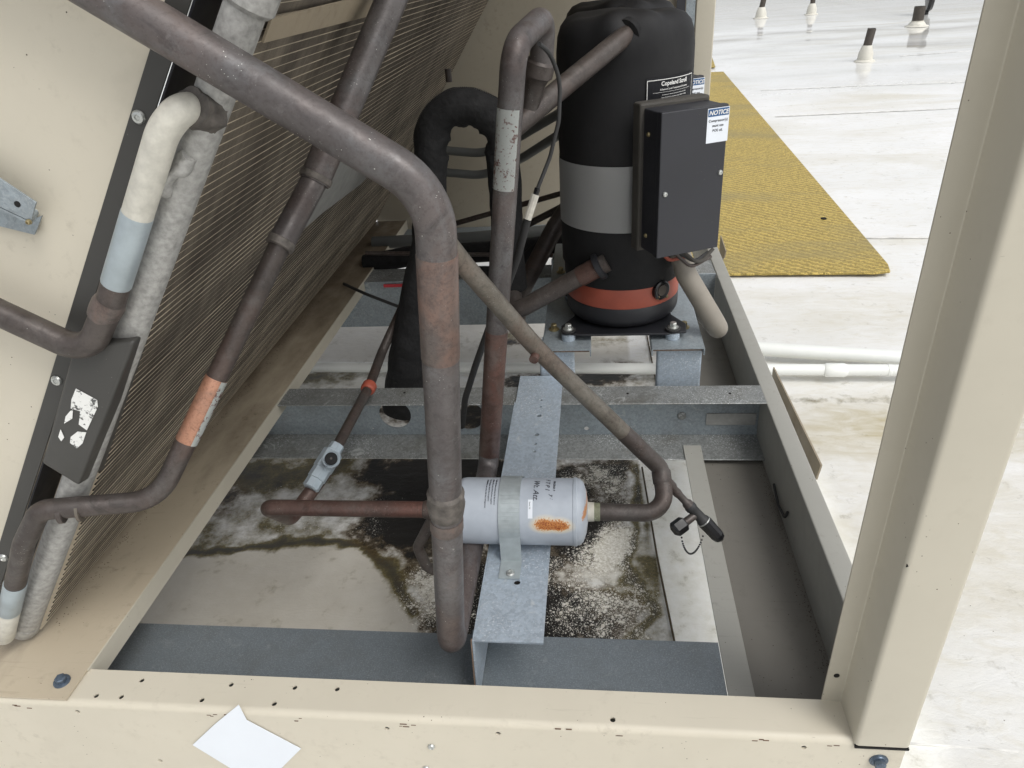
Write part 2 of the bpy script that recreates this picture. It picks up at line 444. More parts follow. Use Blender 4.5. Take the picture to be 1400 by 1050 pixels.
def sheet(bm, outer, holes, o, eu, ev, t, seg=14):
    """flat sheet with real round holes (u, v, r[, r2]); thickness t away from eu x ev"""
    o, eu, ev = Vector(o), Vector(eu).normalized(), Vector(ev).normalized()
    nrm = eu.cross(ev)
    P = lambda u, v: o + eu * u + ev * v
    es = []
    def loop(pts):
        vs = [bm.verts.new(P(*p)) for p in pts]
        for i in range(len(vs)): es.append(bm.edges.new((vs[i], vs[(i + 1) % len(vs)])))
    loop(outer)
    for h in holes:
        r2 = h[3] if len(h) > 3 else h[2]
        loop([(h[0] + h[2] * math.cos(-2 * math.pi * k / seg), h[1] + r2 * math.sin(-2 * math.pi * k / seg)) for k in range(seg)])
    g = bmesh.ops.triangle_fill(bm, use_beauty=True, use_dissolve=False, edges=es, normal=nrm)
    fs = [f for f in g['geom'] if isinstance(f, bmesh.types.BMFace)]
    for f in fs:
        if f.normal.dot(nrm) < 0: f.normal_flip()
    ex = bmesh.ops.extrude_face_region(bm, geom=fs)
    bmesh.ops.translate(bm, verts=[v for v in ex['geom'] if isinstance(v, bmesh.types.BMVert)], vec=-nrm * t)
def fillet(pts, rad, seg=8):
    pts = [Vector(p) for p in pts]
    if isinstance(rad, (int, float)): rad = [rad] * len(pts)
    out = [pts[0]]
    for i in range(1, len(pts) - 1):
        a, b, c = pts[i - 1], pts[i], pts[i + 1]
        d1 = (a - b).normalized(); d2 = (c - b).normalized()
        ang = d1.angle(d2)
        if ang > math.pi - .03 or rad[i] <= 0: out.append(b); continue
        L = min(rad[i] / math.tan(ang / 2), (a - b).length * .49, (c - b).length * .49)
        rr = L * math.tan(ang / 2)
        bis = (d1 + d2).normalized(); cen = b + bis * (rr / math.sin(ang / 2))
        p, q = b + d1 * L - cen, b + d2 * L - cen
        tot = p.angle(q); ax = p.cross(q)
        if ax.length < 1e-12: out.append(b); continue
        ax.normalize()
        for k in range(seg + 1): out.append(cen + Matrix.Rotation(tot * k / seg, 3, ax) @ p)
    out.append(pts[-1]); return out
def tube(bm, path, r, seg=20, caps=True, wob=0, wf=38):
    path = [Vector(p) for p in path]
    n = len(path)
    rs = r if isinstance(r, (list, tuple)) else [r] * n
    T = [((path[min(i + 1, n - 1)] - path[max(i - 1, 0)])).normalized() for i in range(n)]
    up = Vector((0, 0, 1)) if abs(T[0].z) < .9 else Vector((0, 1, 0))
    N = (up - T[0] * up.dot(T[0])).normalized()
    rings = []
    for i in range(n):
        if i:
            ax = T[i - 1].cross(T[i])
            if ax.length > 1e-9: N = Matrix.Rotation(T[i - 1].angle(T[i]), 3, ax.normalized()) @ N
            N = (N - T[i] * N.dot(T[i])).normalized()
        B = T[i].cross(N)
        ring = []
        for k in range(seg):
            a = 2 * math.pi * k / seg
            d = N * math.cos(a) + B * math.sin(a)
            rr = rs[i]
            if wob: rr *= 1 + wob * noise.noise((path[i] + d * rs[i]) * wf)
            ring.append(bm.verts.new(path[i] + d * rr))
        rings.append(ring)
    for i in range(n - 1):
        for k in range(seg):
            bm.faces.new((rings[i][k], rings[i][(k + 1) % seg], rings[i + 1][(k + 1) % seg], rings[i + 1][k]))
    if caps: bm.faces.new(rings[0][::-1]); bm.faces.new(rings[-1])
def densify(path, step):
    path = [Vector(p) for p in path]; out = [path[0]]
    for a, b in zip(path, path[1:]):
        m = max(1, int((b - a).length / step))
        for k in range(1, m + 1): out.append(a.lerp(b, k / m))
    return out
def TB(path, r, **k):
    bm = nb(); tube(bm, path, r, **k); return bm
def lathe_pts(a, b, prof):
    """profile (t along a->b in metres, radius) -> path and radii"""
    a, b = Vector(a), Vector(b); d = (b - a).normalized()
    return [a + d * p[0] for p in prof], [max(p[1], .0002) for p in prof]
def LT(a, b, prof, seg=24, bm=None):
    bm = bm or nb(); p, r = lathe_pts(a, b, prof)
    # straight sweep keeps sharp steps exact
    d = (Vector(b) - Vector(a)).normalized()
    up = Vector((0, 0, 1)) if abs(d.z) < .9 else Vector((0, 1, 0))
    N = (up - d * up.dot(d)).normalized(); B = d.cross(N); rings = []
    for q, rr in zip(p, r):
        rings.append([bm.verts.new(q + (N * math.cos(2 * math.pi * k / seg) + B * math.sin(2 * math.pi * k / seg)) * rr) for k in range(seg)])
    for i in range(len(rings) - 1):
        for k in range(seg): bm.faces.new((rings[i][k], rings[i][(k + 1) % seg], rings[i + 1][(k + 1) % seg], rings[i + 1][k]))
    bm.faces.new(rings[0][::-1]); bm.faces.new(rings[-1])
    return bm
def hexbolt(bm, p, d, r=.006, h=.006, washer=1.6):
    p, d = Vector(p), Vector(d).normalized()
    LT(p, p + d, [(0, r * washer), (.0015, r * washer), (.0016, r * washer * .95)], 20, bm)
    LT(p, p + d, [(.0016, r * 1.35), (.003, r * 1.25), (.0031, r)], 18, bm)
    LT(p, p + d, [(.003, r), (.003 + h * .85, r), (.003 + h, r * .82)], 6, bm)
def panhead(bm, p, d, r=.006):
    p, d = Vector(p), Vector(d).normalized()
    LT(p, p + d, [(0, r), (.001, r), (.0026, r * .8), (.0032, r * .42), (.0022, r * .34)], 16, bm)
def ring_at(path_pt, d, r, wdt, ext=.0012, seg=24, bm=None):
    d = Vector(d).normalized(); a = Vector(path_pt) - d * wdt / 2
    return LT(a, a + d, [(0, r), (wdt * .12, r + ext), (wdt * .88, r + ext), (wdt, r)], seg, bm)
def text_mesh(s, size, extrude=.0001, align='LEFT', bold=0, shear=0):
    cu = bpy.data.curves.new('t', 'FONT'); cu.body = s; cu.size = size; cu.extrude = extrude; cu.align_x = align; cu.offset = bold; cu.shear = shear
    cu.resolution_u = 3
    ob = bpy.data.objects.new('t', cu); C.objects.link(ob)
    dg = bpy.context.evaluated_depsgraph_get(); dg.update()
    me = bpy.data.meshes.new_from_object(ob.evaluated_get(dg))
    bm = nb(); bm.from_mesh(me)
    bpy.data.objects.remove(ob); bpy.data.curves.remove(cu); bpy.data.meshes.remove(me)
    return bm
def map_verts(bm, fn):
    for v in bm.verts: v.co = fn(v.co)
    return bm

# ================================================================== THE SETTING: roof membrane
ZR = -.35
def roof_xy(px, py): return at(px, py, z=ZR)
def frange(a, b, s):
    o = []; v = a
    while v < b - 1e-9: o.append(v); v += s
    return o
xs = [-60, -30, -15, -8, -4, -2.5, -1.8] + frange(-1.4, .3, .011) + frange(.3, 1.5, .05) + frange(1.5, 5, .12) + [5, 6, 7, 9, 12, 18, 30, 60]
ys = [-12, -6, -3, -1, 0, .4] + frange(.7, 2.3, .011) + frange(2.3, 4, .05) + frange(4, 12, .12) + [12, 13, 14.5, 16, 18, 22, 30, 50, 100, 160]
def g(p, c, rx, ry, pw=2):
    q = ((p[0] - c[0]) / rx) ** 2 + ((p[1] - c[1]) / ry) ** 2
    return math.exp(-q ** (pw / 2))
def B_(px, py): q = roof_xy(px, py); return (q.x, q.y)
mold_b = [(B_(780, 700), .13, .20, 1.05), (B_(840, 655), .08, .08, .9), (B_(565, 690), .10, .14, 1.7), (B_(550, 650), .08, .08, 1.5), (B_(620, 650), .12, .12, 1.6), (B_(690, 800), .09, .12, 1.3), (B_(640, 860), .07, .08, 1.2), (B_(775, 830), .11, .12, .95), (B_(590, 700), .12, .17, 1.15), (B_(565, 650), .09, .09, .9),
          (B_(650, 840), .13, .14, .95), (B_(850, 650), .11, .10, .75), (B_(700, 790), .14, .15, 1.0), (B_(760, 660), .12, .1, 1.0),
          (B_(760, 518), .16, .05, 1.0), (B_(820, 508), .10, .05, .8), (B_(640, 575), .2, .1, .9), (B_(560, 570), .12, .09, .6), (B_(905, 812), .06, .03, .7), (B_(870, 850), .09, .05, .45), (B_(690, 470), .09, .04, .6), (B_(300, 690), .08, .08, .45)]
algae_b = [(B_(350, 650), .14, .10, 1.15), (B_(440, 640), .16, .09, 1.15), (B_(430, 515), .2, .06, .9), (B_(520, 640), .12, .07, .6), (B_(905, 690), .045, .18, 1.15), (B_(900, 780), .05, .08, 1.1), (B_(850, 815), .08, .04, 1.0), (B_(400, 720), .22, .07, .62), (B_(270, 740), .12, .07, .7),
           (B_(905, 800), .08, .09, .55), (B_(545, 800), .07, .14, .75), (B_(850, 850), .13, .06, .6), (B_(890, 520), .10, .06, .45), (B_(820, 470), .12, .05, .55), (B_(350, 745), .22, .05, .5), (B_(950, 850), .05, .04, .35), (B_(340, 700), .2, .12, .42), (B_(690, 462), .12, .05, .6)]
verts = []; A = {k: [] for k in ('mold', 'algae', 'silt', 'wet', 'growth', 'stain', 'light_lift')}
edge_pts = [(-1.05, 1.07), (-.95, 1.10), (-.80, 1.155), (-.66, 1.17), (-.52, 1.15), (-.45, 1.10), (-.40, 1.0), (-.36, .93), (-.34, .8)]
def below_edge(x, y):
    """signed distance (m) inside the silt puddle"""
    best = 9; inside = False
    for (ax, ay), (bx, by) in zip(edge_pts, edge_pts[1:]):
        dx, dy = bx - ax, by - ay; t = max(0, min(1, ((x - ax) * dx + (y - ay) * dy) / (dx * dx + dy * dy)))
        d = math.hypot(x - ax - dx * t, y - ay - dy * t)
        if d < best: best = d; inside = ((x - ax) * dy - (y - ay) * dx) > 0
    return best if inside else -best
for yy in ys:
    for xx in xs:
        z = ZR
        if yy > .5 and abs(xx) < 20 and yy < 40:
            z += .010 * noise.noise((xx * .9, yy * 1.6, 0)) + .004 * noise.noise((xx * 3, yy * 5, 3))
            if xx < .5 and yy < 2.4: z = ZR + (z - ZR) * .25
        verts.append((xx, yy, z))
        m = al = s_ = gr = ct_ = 0
        if -1.5 < xx < .5 and .6 < yy < 2.5:
            wx = xx + .05 * noise.noise((xx * 6, yy * 6, 1)) + .02 * noise.noise((xx * 22, yy * 22, 5)); wy = yy + .05 * noise.noise((xx * 6, yy * 6, 2)) + .02 * noise.noise((xx * 22, yy * 22, 6))
            for c, rx, ry, a in mold_b: m = max(m, a * g((wx, wy), c, rx, ry))
            for c, rx, ry, a in algae_b: al = max(al, a * g((wx, wy), c, rx, ry))
            d = below_edge(xx + .03 * noise.noise((xx * 9, yy * 9, 4)), yy + .035 * noise.noise((xx * 9, yy * 9, 8)) + .012 * noise.noise((xx * 30, yy * 30, 9)))
            s_ = max(0, min(1, d / .012 + .5))
            m *= 1 - s_; al *= 1 - s_ * .9
            al = max(al, 1.45 * math.exp(-((d + .006) / .013) ** 2)) if wx < -.36 else al
            if xx < -.34 and d < 0 and yy < 1.5: al = max(al, .40)
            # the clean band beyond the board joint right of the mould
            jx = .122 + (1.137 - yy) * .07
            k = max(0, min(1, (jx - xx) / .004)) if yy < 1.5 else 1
            ct_ = 1 - k if yy < 1.56 else 0  # mask of the band whose colour is lifted in place of missing light
            if yy < 1.52 and wx > -.2:
                # the colony stops short of the joint; a brown-olive fringe rings it
                ed = .082 + .030 * noise.noise((yy * 7, 3, 0)) + .012 * noise.noise((yy * 25, 9, 0)) - (.05 if yy < .99 else 0) * min(1, (.99 - yy) / .05)
                kk = max(0, min(1, (ed - wx) / .030)); m *= kk
                al = max(al * .8, 1.15 * math.exp(-((wx - ed - .002) / .018) ** 2), .42 * (1 - kk))
            m *= k; al = al * k + (1 - k) * .16 * g((xx, yy), (.155, .93), .022, .06)
            if yy > 1.95 and xx < .1: s_ = max(s_, .8 * max(0, min(1, (yy - 1.97) / .08)))
            if yy > 1.56: k2 = max(0, min(1, (.24 - xx) / .05)); m *= k2; al *= k2
            gr = max(1.7 * g((wx, wy), (.040, 1.17), .055, .12), 1.0 * g((wx, wy), (-.01, 1.06), .12, .17), 1.35 * g((wx, wy), (-.33, 1.02), .08, .11), 1.05 * g((wx, wy), (.00, 1.38), .13, .10), .45 * g((wx, wy), (-.50, 1.22), .06, .06), .5 * g((wx, wy), (-.65, 1.3), .2, .12), .5 * g((wx, wy), (-.08, .97), .08, .06))
        elif xx >= .5 and 1.3 < yy < 1.9:
            pass
        if xx > .36 and 1.7 < yy < 1.85: al = max(al, .34 * math.exp(-((yy - 1.765) / .022) ** 2))
        wt = 0
        if yy > 4:
            wt = max(0, min(1, (yy - 6.2 + 1.6 * noise.noise((xx * .5, yy * .5, 12))) / 1.5))
        A['mold'].append(m); A['algae'].append(al); A['silt'].append(s_); A['wet'].append(wt); A['growth'].append(gr); A['light_lift'].append(ct_); A['stain'].append(0 if xx < .35 else min(1, max(.95 * g((xx, yy), (.8, 1.62), .55, .16), .5 * g((xx, yy), (.7, 1.92), .5, .1), .35 * g((xx, yy), (.7, 1.2), .6, .4), .35 * g((xx, yy), (.9, 2.3), .5, .2), .45 * g((xx, yy), (.75, .62), .35, .12))))
nx = len(xs)
faces = [(j * nx + i, j * nx + i + 1, (j + 1) * nx + i + 1, (j + 1) * nx + i) for j in range(len(ys) - 1) for i in range(nx - 1)]
me = bpy.data.meshes.new('roof'); me.from_pydata(verts, [], faces)
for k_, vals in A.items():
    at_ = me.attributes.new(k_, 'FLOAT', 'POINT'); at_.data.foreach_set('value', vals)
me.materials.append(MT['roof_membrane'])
for p in me.polygons: p.use_smooth = True
roof = bpy.data.objects.new('roof', me); C.objects.link(roof)
tagit(roof, 'white rooftop membrane with black mould and algae stains under the unit', None, None, 'structure')
# lapped membrane seams and the board joint, each a thin raised strip lying on the roof
def seam(pts, wdt=.006, h=.0012, mat='seam', name='roof_seam'):
    bm = nb()
    P = [Vector((p[0], p[1], ZR + .004)) for p in pts]
    for a, b in zip(P, P[1:]):
        d = (b - a).normalized(); s = Vector((-d.y, d.x, 0)) * wdt / 2
        extrude_poly(bm, [a + s, a - s, b - s, b + s], (0, 0, h))
    o = mk(name, bm, mat); o['kind'] = 'structure'; return o
simple('seam', srgb(220, 219, 214), .6, 0, .3, 20, .1)
simple('joint', srgb(70, 60, 42), .8, 0, .3, 60, .1)
seam([(.108, 1.45), (.122, 1.137), (.1395, .885), (.152, .70)], .004, .0015, 'joint', 'membrane_joint')
seam([(.16, 2.4), (.168, 2.02), (.175, 1.75)], .004, .0015, 'joint', 'membrane_joint')
q1, q2 = roof_xy(1238, 1018), roof_xy(1420, 1032); seam([q1, q2], .003, .001)
for (a, b, c, d, ww) in [(1170, 327, 1300, 326, .008), (1040, 124, 1330, 112, .016), (1060, 160, 1330, 148, .02), (1230, 77, 1330, 70, .02)]:
    seam([roof_xy(a, b), roof_xy(c, d)], ww, .0016)

# ------------------------------------------------------------------ walkway pads
def pad(name, pts, t, label):
    bm = nb(); extrude_poly(bm, [Vector((p[0], p[1], ZR + .012)) for p in pts], (0, 0, t), .004)
    return solo(name, bm, 'walkway_yellow', label, 'walkway mat')
c0 = roof_xy(1213, 368); c1 = roof_xy(1196, 380); c2 = roof_xy(985, 381); far = roof_xy(989, 101)
f2 = roof_xy(940, 98)
pad('walkway_mat', [c2 + Vector((-.3, 0, 0)), c2, c1, c1.lerp(c0, .5) + Vector((.02, -.03, 0)), c0, far, Vector((far.x - .25, far.y + .05, 0)), Vector((.1, far.y + .05, 0))], .010, 'long yellow ribbed walkway mat lying on the white roof beside the unit')
g0 = roof_xy(978, 94); g1 = roof_xy(974, 82)
pad('walkway_mat', [Vector((.1, g0.y, 0)), g0, g1, Vector((.1, g1.y, 0))], .010, 'small far end piece of yellow walkway mat beyond the gap')
bm = nb(); pq = roof_xy(1125, 306); tube(bm, [Vector((pq.x, pq.y, ZR + .02)), Vector((pq.x, pq.y, ZR + .027))], .012, seg=9)
solo('tar_blob', bm, 'hole', 'small black tar blob stuck on the yellow walkway mat', 'debris')

def debris(name, label, fn, n):
    bm = nb()
    for i in range(n):
        p = Vector(fn()); r_ = random.uniform(.0004, .0010); a = random.uniform(0, 6.28)
        d = Vector((math.cos(a), math.sin(a), 0)); e = Vector((-d.y, d.x, 0)) * random.uniform(.3, .8)
        extrude_poly(bm, [p + d * r_, p + e * r_, p - d * r_, p - e * r_], (0, 0, r_ * .35))
    return tagit(mk(name, bm, 'debris_dark', kind='stuff'), label)
simple('debris_dark', srgb(56, 46, 32), .9, 0, .5, 80, .3)
debris('grit', 'dark grit collected along the foot of the side rail', lambda: (.316 - abs(random.gauss(0, .007)), random.uniform(.56, 1.18), -.1153), 420)
debris('grit', 'dark grit lying along the foot of the coil on the sill', lambda: (-.752 + abs(random.gauss(0, .010)), random.uniform(.62, 2.2), .0038), 500)
debris('grit', 'scattered specks on the tray floor', lambda: (random.uniform(.205, .315), random.uniform(.56, 1.18), -.1153), 90)
debris('grit', 'dark crumbs scattered over the near roof', lambda: (random.uniform(.4, 1.4), random.uniform(.5, 2.4), ZR + .002), 160)

# ------------------------------------------------------------------ PVC drain pipes
def pvc(pxs, r, label, z=ZR + .04, ext=(1.2, .8)):
    P = [at(*p, z=z) for p in pxs]
    d = (P[-1] - P[0]).normalized()
    a = P[0] - d * ext[0]; b = P[-1] + d * ext[1]
    t = thing('drain_pipe', label, 'pipe', (P[0].x, P[0].y, ZR), 'white drain pipes on the roof')
    mk('tube', TB([a, b], r), 'pvc', t, smooth=True)
    return t, P, d
t, P, d = pvc([(1036, 477), (1230, 489)], .0215, 'thicker white plastic drain pipe, the farther of the two right of the rail', ext=(.3, 2))
t, P, d = pvc([(1040, 505), (1228, 506)], .0165, 'thinner white plastic drain pipe with a coupling, running under the unit', ext=(2.6, 2))
cp = at(1142, 506, z=ZR + .04)
mk('coupling', ring_at(cp, d, .0165, .062, .0035), 'pvc', t, smooth=True)
mk('coupling', ring_at(at(1215, 506, z=ZR + .04), d, .0165, .01, .001), 'pvc', t, smooth=True)

# ------------------------------------------------------------------ roof vents far out
def stack(px, py, hb, rb, hp, rp, label, lean=(0, 0)):
    p = roof_xy(px, py); t = thing('vent_stack', label, 'vent pipe', (p.x, p.y, ZR), 'small vent stacks on the far roof')
    q = p + Vector((lean[0], lean[1], hb + hp))
    mk('boot', LT(p, p + Vector((0, 0, 1)), [(0, rb * 1.25), (.008, rb * 1.2), (.02, rb * .9), (hb * .5, rb * .85), (hb * .85, rb * .65), (hb, rp * 1.15)]), 'boot_white', t, smooth=True)
    mk('pipe', TB([p + Vector((0, 0, hb * .9)), q], rp), 'stack_iron', t, smooth=True)
    mk('bore', TB([q - Vector((0, 0, .004)), q + Vector((0, 0, .001))], rp * .82), 'hole', t)
stack(1182, 84, .15, .082, .15, .040, 'nearest vent stack with white boot, standing alone on the wet roof', (.02, 0))
stack(1040, 25, .17, .10, .11, .045, 'leftmost far vent stack with white conical boot', (.02, 0))
stack(1109, 20, .17, .09, .11, .04, 'slim vent stack in the middle of the far roof, cut by the frame top')
stack(1253, 36, .07, .12, .17, .07, 'stubby dark vent stack beneath the black round cover')
p = roof_xy(1266, 20)
t = thing('round_cover', 'black ribbed round cover standing edge-on behind the stubby vent stack', 'cover', (p.x, p.y, ZR))
mk('disc', LT(p + Vector((-.04, 0, .28)), p + Vector((1, -.25, .3)), [(0, .15), (.015, .22), (.05, .25), (.09, .22), (.1, .15)], 28), 'black_gloss', t, smooth=True)
mk('stem', TB([p, p + Vector((0, 0, .12))], .03), 'black_gloss', t, smooth=True)

# ================================================================== THE UNIT FRAME
TS = .0022
# --- front rail
XL, XRr = -1.25, .328
HO = lambda L, z=0: [(at(px, py, z=0).x, at(px, py, z=0).y) for px, py in L]
t = thing('front_rail', 'tan painted front base rail full of screw holes, along the bottom', 'rail', (-.2, .53, 0))
bm = nb()
holes = HO([(194, 930), (129, 955), (163, 957), (316, 936), (276, 957), (375, 962), (403, 940), (461, 942)])
sheet(bm, [(XL, .514), (.2745, .514), (.2745, .556), (XL, .556)], [(x, max(y, .5185), .0031) for x, y in holes] + [(at(838, 989, z=0).x, .5185, .0032)], (0, 0, 0), (1, 0, 0), (0, 1, 0), TS)
prof = [(-.007 + .007 * math.sin(a), -.007 + .007 * math.cos(a)) for a in [i * math.pi / 10 for i in range(6)]]
mk('top_flange', bm, 'tan', t)
bm = nb()
sweep = []
for i in range(7):
    a = math.pi / 2 * i / 6
    sweep.append((.514 - .0075 * math.sin(a), -.0075 + .0075 * math.cos(a)))
for (xa, xb) in ((XL, .2745),):
    loop = sweep + [(y + (.0022 if k > 0 else 0), z - (.0022 if k < 6 else 0)) for k, (y, z) in list(enumerate(sweep))[::-1]]
    extrude_poly(bm, [(xa, y, z) for y, z in loop], (xb - xa, 0, 0))
mk('folded_edge', bm, 'tan', t, smooth=True)
def front_at(px, py): return at(px, py, y=.5065)
fh = [front_at(*q) for q in [(106, 973), (219, 1040), (529, 996), (681, 1003), (1099, 1022)]]
bm = nb()
sheet(bm, [(XL, -.20), (XRr, -.20), (XRr, -.0125), (.2745, -.0125), (.2745, -.0075), (XL, -.0075)], [(p.x, p.z, .0032, .0030) for p in fh], (0, .5065, 0), (1, 0, 0), (0, 0, 1), TS)
mk('front_face', bm, 'tan', t)
mk('bottom_flange', BX(XL, XRr, .509, .555, -.2022, -.2002), 'tan', t)
for px, py in [(590, 1020), (583, 1050)]:
    bm = nb(); panhead(bm, front_at(px, py), (0, -1, 0), .0046); mk('screw', bm, 'screw_zinc', t, smooth=True)
bm = nb(); hexbolt(bm, front_at(1201, 1039), (0, -1, 0), .0062, .006); mk('hex_bolt', bm, 'bolt_blue', t, smooth=True)
# paint chips along the fold
bm = nb()
for px, py, wd, hh in [(30, 966, 30, 3), (300, 978, 30, 2.5), (416, 984, 22, 2), (559, 991, 30, 2.5), (843, 1004, 20, 3), (1040, 1012, 26, 1.6), (1137, 1018, 16, 2), (770, 997, 18, 1)]:
    for k in range(int(wd / 7)):
        p = front_at(px + random.uniform(-wd / 2, wd / 2), py + random.uniform(-hh, hh))
        r_ = random.uniform(.0006, .0016)
        box(bm, p.x - r_ * 2.6, p.x + r_ * 2.6, p.y - .0003, p.y + .0004, p.z - r_ * .5, p.z + r_ * .5, rot=None)
mk('chipped_paint', bm, 'chip', t, kind='stuff')
# --- torn paper
t0 = [(327, 962), (338, 983), (412, 1022), (372, 1062), (318, 1050), (264, 1017), (294, 989), (300, 984)]
bm = nb(); P = [front_at(*q) + Vector((0, -.0012, 0)) for q in t0]
top = front_at(327, 978).z
extrude_poly(bm, P, (0, -.0004, 0))
solo('paper_label', bm, 'paper', 'blank white torn paper label stuck slantwise on the front rail', 'label', base=tuple(P[0]))
# --- front channel behind the rail
t = thing('front_channel', 'blue-grey galvanised channel running just behind the front rail', 'channel', (-.3, .64, -.1))
bm = nb(); section(bm, bent([(.556, -.004), (.562, -.1), (.716, -.1)], .004), ((XL, 0, 0), (0, 1, 0), (0, 0, 1), (.167 - XL, 0, 0)), -.0025)
mk('web_and_flange', bm, 'galv_dark', t, smooth=True)
# --- cross beams
def beam(y0, label, detail):
    t = thing('cross_beam', label, 'beam', (-.2, y0 + .04, 0), 'galvanised cross beams')
    L0, L1 = -.76, .319
    mk('top_flange', BX(L0, L1, y0, y0 + .067, -.0025, 0, .0008), 'galv_dirty' if detail else 'galv', t)
    bm = nb(); hs = []
    if detail:
        for px, py, r in [(540, 566, .034), (640, 568, .034)]:
            q = at(px, py, y=y0 + .044); hs.append((q.x, q.z - .001, r))
        q = at(802, 586, y=y0 + .044); hs.append((q.x, q.z, .005))
        q = at(510, 586, y=y0 + .044); hs.append((q.x, q.z, .002))
    sheet(bm, [(L0, -.102), (L1, -.102), (L1, -.0026), (L0, -.0026)], hs, (0, y0 + .044, 0), (1, 0, 0), (0, 0, 1), .0025, 26)
    mk('web', bm, 'galv', t)
    mk('bottom_flange', BX(L0, L1, y0 - .041, y0 + .0465, -.1047, -.1022, .0008), 'galv_dirty' if detail else 'galv', t)
    if detail:
        bm = nb(); LT(at(932, 568, y=y0 + .044), at(932, 568, y=y0 + .044) + Vector((0, -1, 0)), [(0, .0085), (.003, .0085), (.0045, .006)], 18, bm)
        mk('rivet', bm, 'galv_dirty', t, smooth=True)
        a = at(966, 565, y=y0 + .0437); b = at(1024, 580, y=y0 + .0437)
        mk('tape', BX(a.x, .312, y0 + .0412, y0 + .0438, b.z, a.z), 'gasket_tape', t)
        for q in [(858, 538), (998, 538), (553, 537)]:
            p = at(*q, z=0); bm = nb(); tube(bm, [p + Vector((0, 0, -.001)), p + Vector((0, 0, .0006))], .0025, seg=10); mk('plug', bm, 'hole', t)
    return t
simple('gasket_tape', srgb(146, 146, 142), .7, 0, .15, 60, .3)
beam(1.194, 'galvanised front cross beam with round web holes, below the compressor', True)
t = thing('cross_beam', 'plain galvanised rear cross beam, seen behind the black hose and pipes', 'beam', (-.2, 1.87, 0), 'galvanised cross beams')
zr_ = at(600, 445, y=1.845).z
mk('web', BX(-.76, .316, 1.845, 1.8475, zr_, .0, .0008), 'galv', t)
mk('top_flange', BX(-.76, .316, 1.8480, 1.945, -.0035, -.001, .0008), 'galv_dirty', t)
mk('bottom_flange', BX(-.76, .316, 1.8480, 1.905, zr_, zr_ + .0025, .0008), 'galv_dirty', t)
# --- sill under the coil
t = thing('coil_sill', 'tan dirt-stained sill plate running back under the coil', 'sill', (-.7, 1.2, 0))
bm = nb(); extrude_poly(bm, [(-.654, .509, .0012), (-.654, 2.39, .0012), (-.80, 2.39, .0012), (-.80, .509, .0012)], (0, 0, .0025))
mk('plate', bm, 'sill_paint', t)
mk('lip', BX(-.654, -.6518, .552, 2.39, -.026, .0036), 'tan_clean', t)
mk('outer_plate', BX(-1.25, -.801, .509, 2.39, .0012, .0034), 'sill_paint', t)
bm = nb()
mk('curb', BX(-.776, -.760, .63, 2.39, .0038, .013, .002), 'tan_dirty', t)
bm = nb(); hexbolt(bm, at(85, 932, z=.004), (.15, -.1, 1), .0066, .007, 1.5); mk('hex_bolt', bm, 'bolt_blue', t, smooth=True)
# --- right side rail
t = thing('side_rail', 'grey-tan side rail running back beside the compressor, right', 'rail', (.333, 1.3, 0))
bm = nb(); section(bm, bent([(.3175, -.124), (.3175, 0), (.3495, 0), (.3495, -.09)], .003), ((0, .557, 0), (1, 0, 0), (0, 0, 1), (0, 1.85, 0)), -.0022)
mk('channel', bm, 'rail_paint', t, smooth=True)
mk('tray_floor', BX(.203, .3172, .557, 1.19, -.118, -.1155), 'tray_paint', t)
mk('tray_floor', BX(.225, .3172, 1.27, 1.80, -.118, -.1155), 'tray_paint', t)
mk('tray_edge', BX(.168, .2025, .557, 1.197, -.1018, -.0995, .0006), 'rail_paint', t)
mk('tray_step', BX(.2003, .2025, .557, 1.152, -.118, -.1022), 'tray_paint', t)
bm = nb()
tube(bm, fillet([at(1058, 662, x=.3135), at(1064, 690, x=.3125), at(1073, 708, x=.312), at(1077, 700, x=.314)], .01), .0024, seg=8)
solo('black_cable', bm, 'rubber', 'short black cable lying along the foot of the side rail', 'cable', smooth=True)
# --- outer flange plates beyond the rail
t = thing('edge_bracket', 'two thin tan flange plates standing outside the side rail', 'bracket', (.39, 1.2, -.03))
def flange(A, B, D):
    xo = .377
    P = [at(*q, x=xo) for q in (A, B, D)]
    bm = nb()
    a, b, c = P
    extrude_poly(bm, [a, b, Vector((xo, c.y, c.z)), Vector((xo, c.y + .03, c.z - .02)), Vector((xo, a.y, a.z - .07))], (.003, 0, 0))
    mk('plate', bm, 'tan_dirty', t)
flange((1057, 502), (1122, 636), (1115, 656))
flange((985, 322), (992, 343), (990, 352))

# --- corner post (formed profile)
t = thing('corner_post', 'tall tan folded-steel corner post at the right front', 'post', (.3, .53, 0))
bm = nb()
section(bm, bent([(.3275, .60), (.3275, .5045), (.2745, .5045), (.2745, .557), (.2515, .557)], .0035, 5), ((0, 0, -.002), (1, 0, 0), (0, 1, 0), (0, 0, 1.6)), .002)
mk('profile', bm, 'tan_clean', t, smooth=True)
for q, yv in [((1144, 924), .5565)]:
    bm = nb(); p = at(*q, y=.5545); tube(bm, [p, p + Vector((0, .001, 0))], .0032, seg=12); mk('screw_hole', bm, 'hole', t)
for q in [(1191, 924), (1236, 771)]:
    bm = nb(); p = at(*q, x=.2725); tube(bm, [p - Vector((-.0012, 0, 0)), p + Vector((.003, 0, 0))], .0030, seg=12); mk('screw_hole', bm, 'hole', t)
mk('joint_sealant', BX(.2738, .329, .5028, .5058, -.0075, -.0045), 'hole', t)

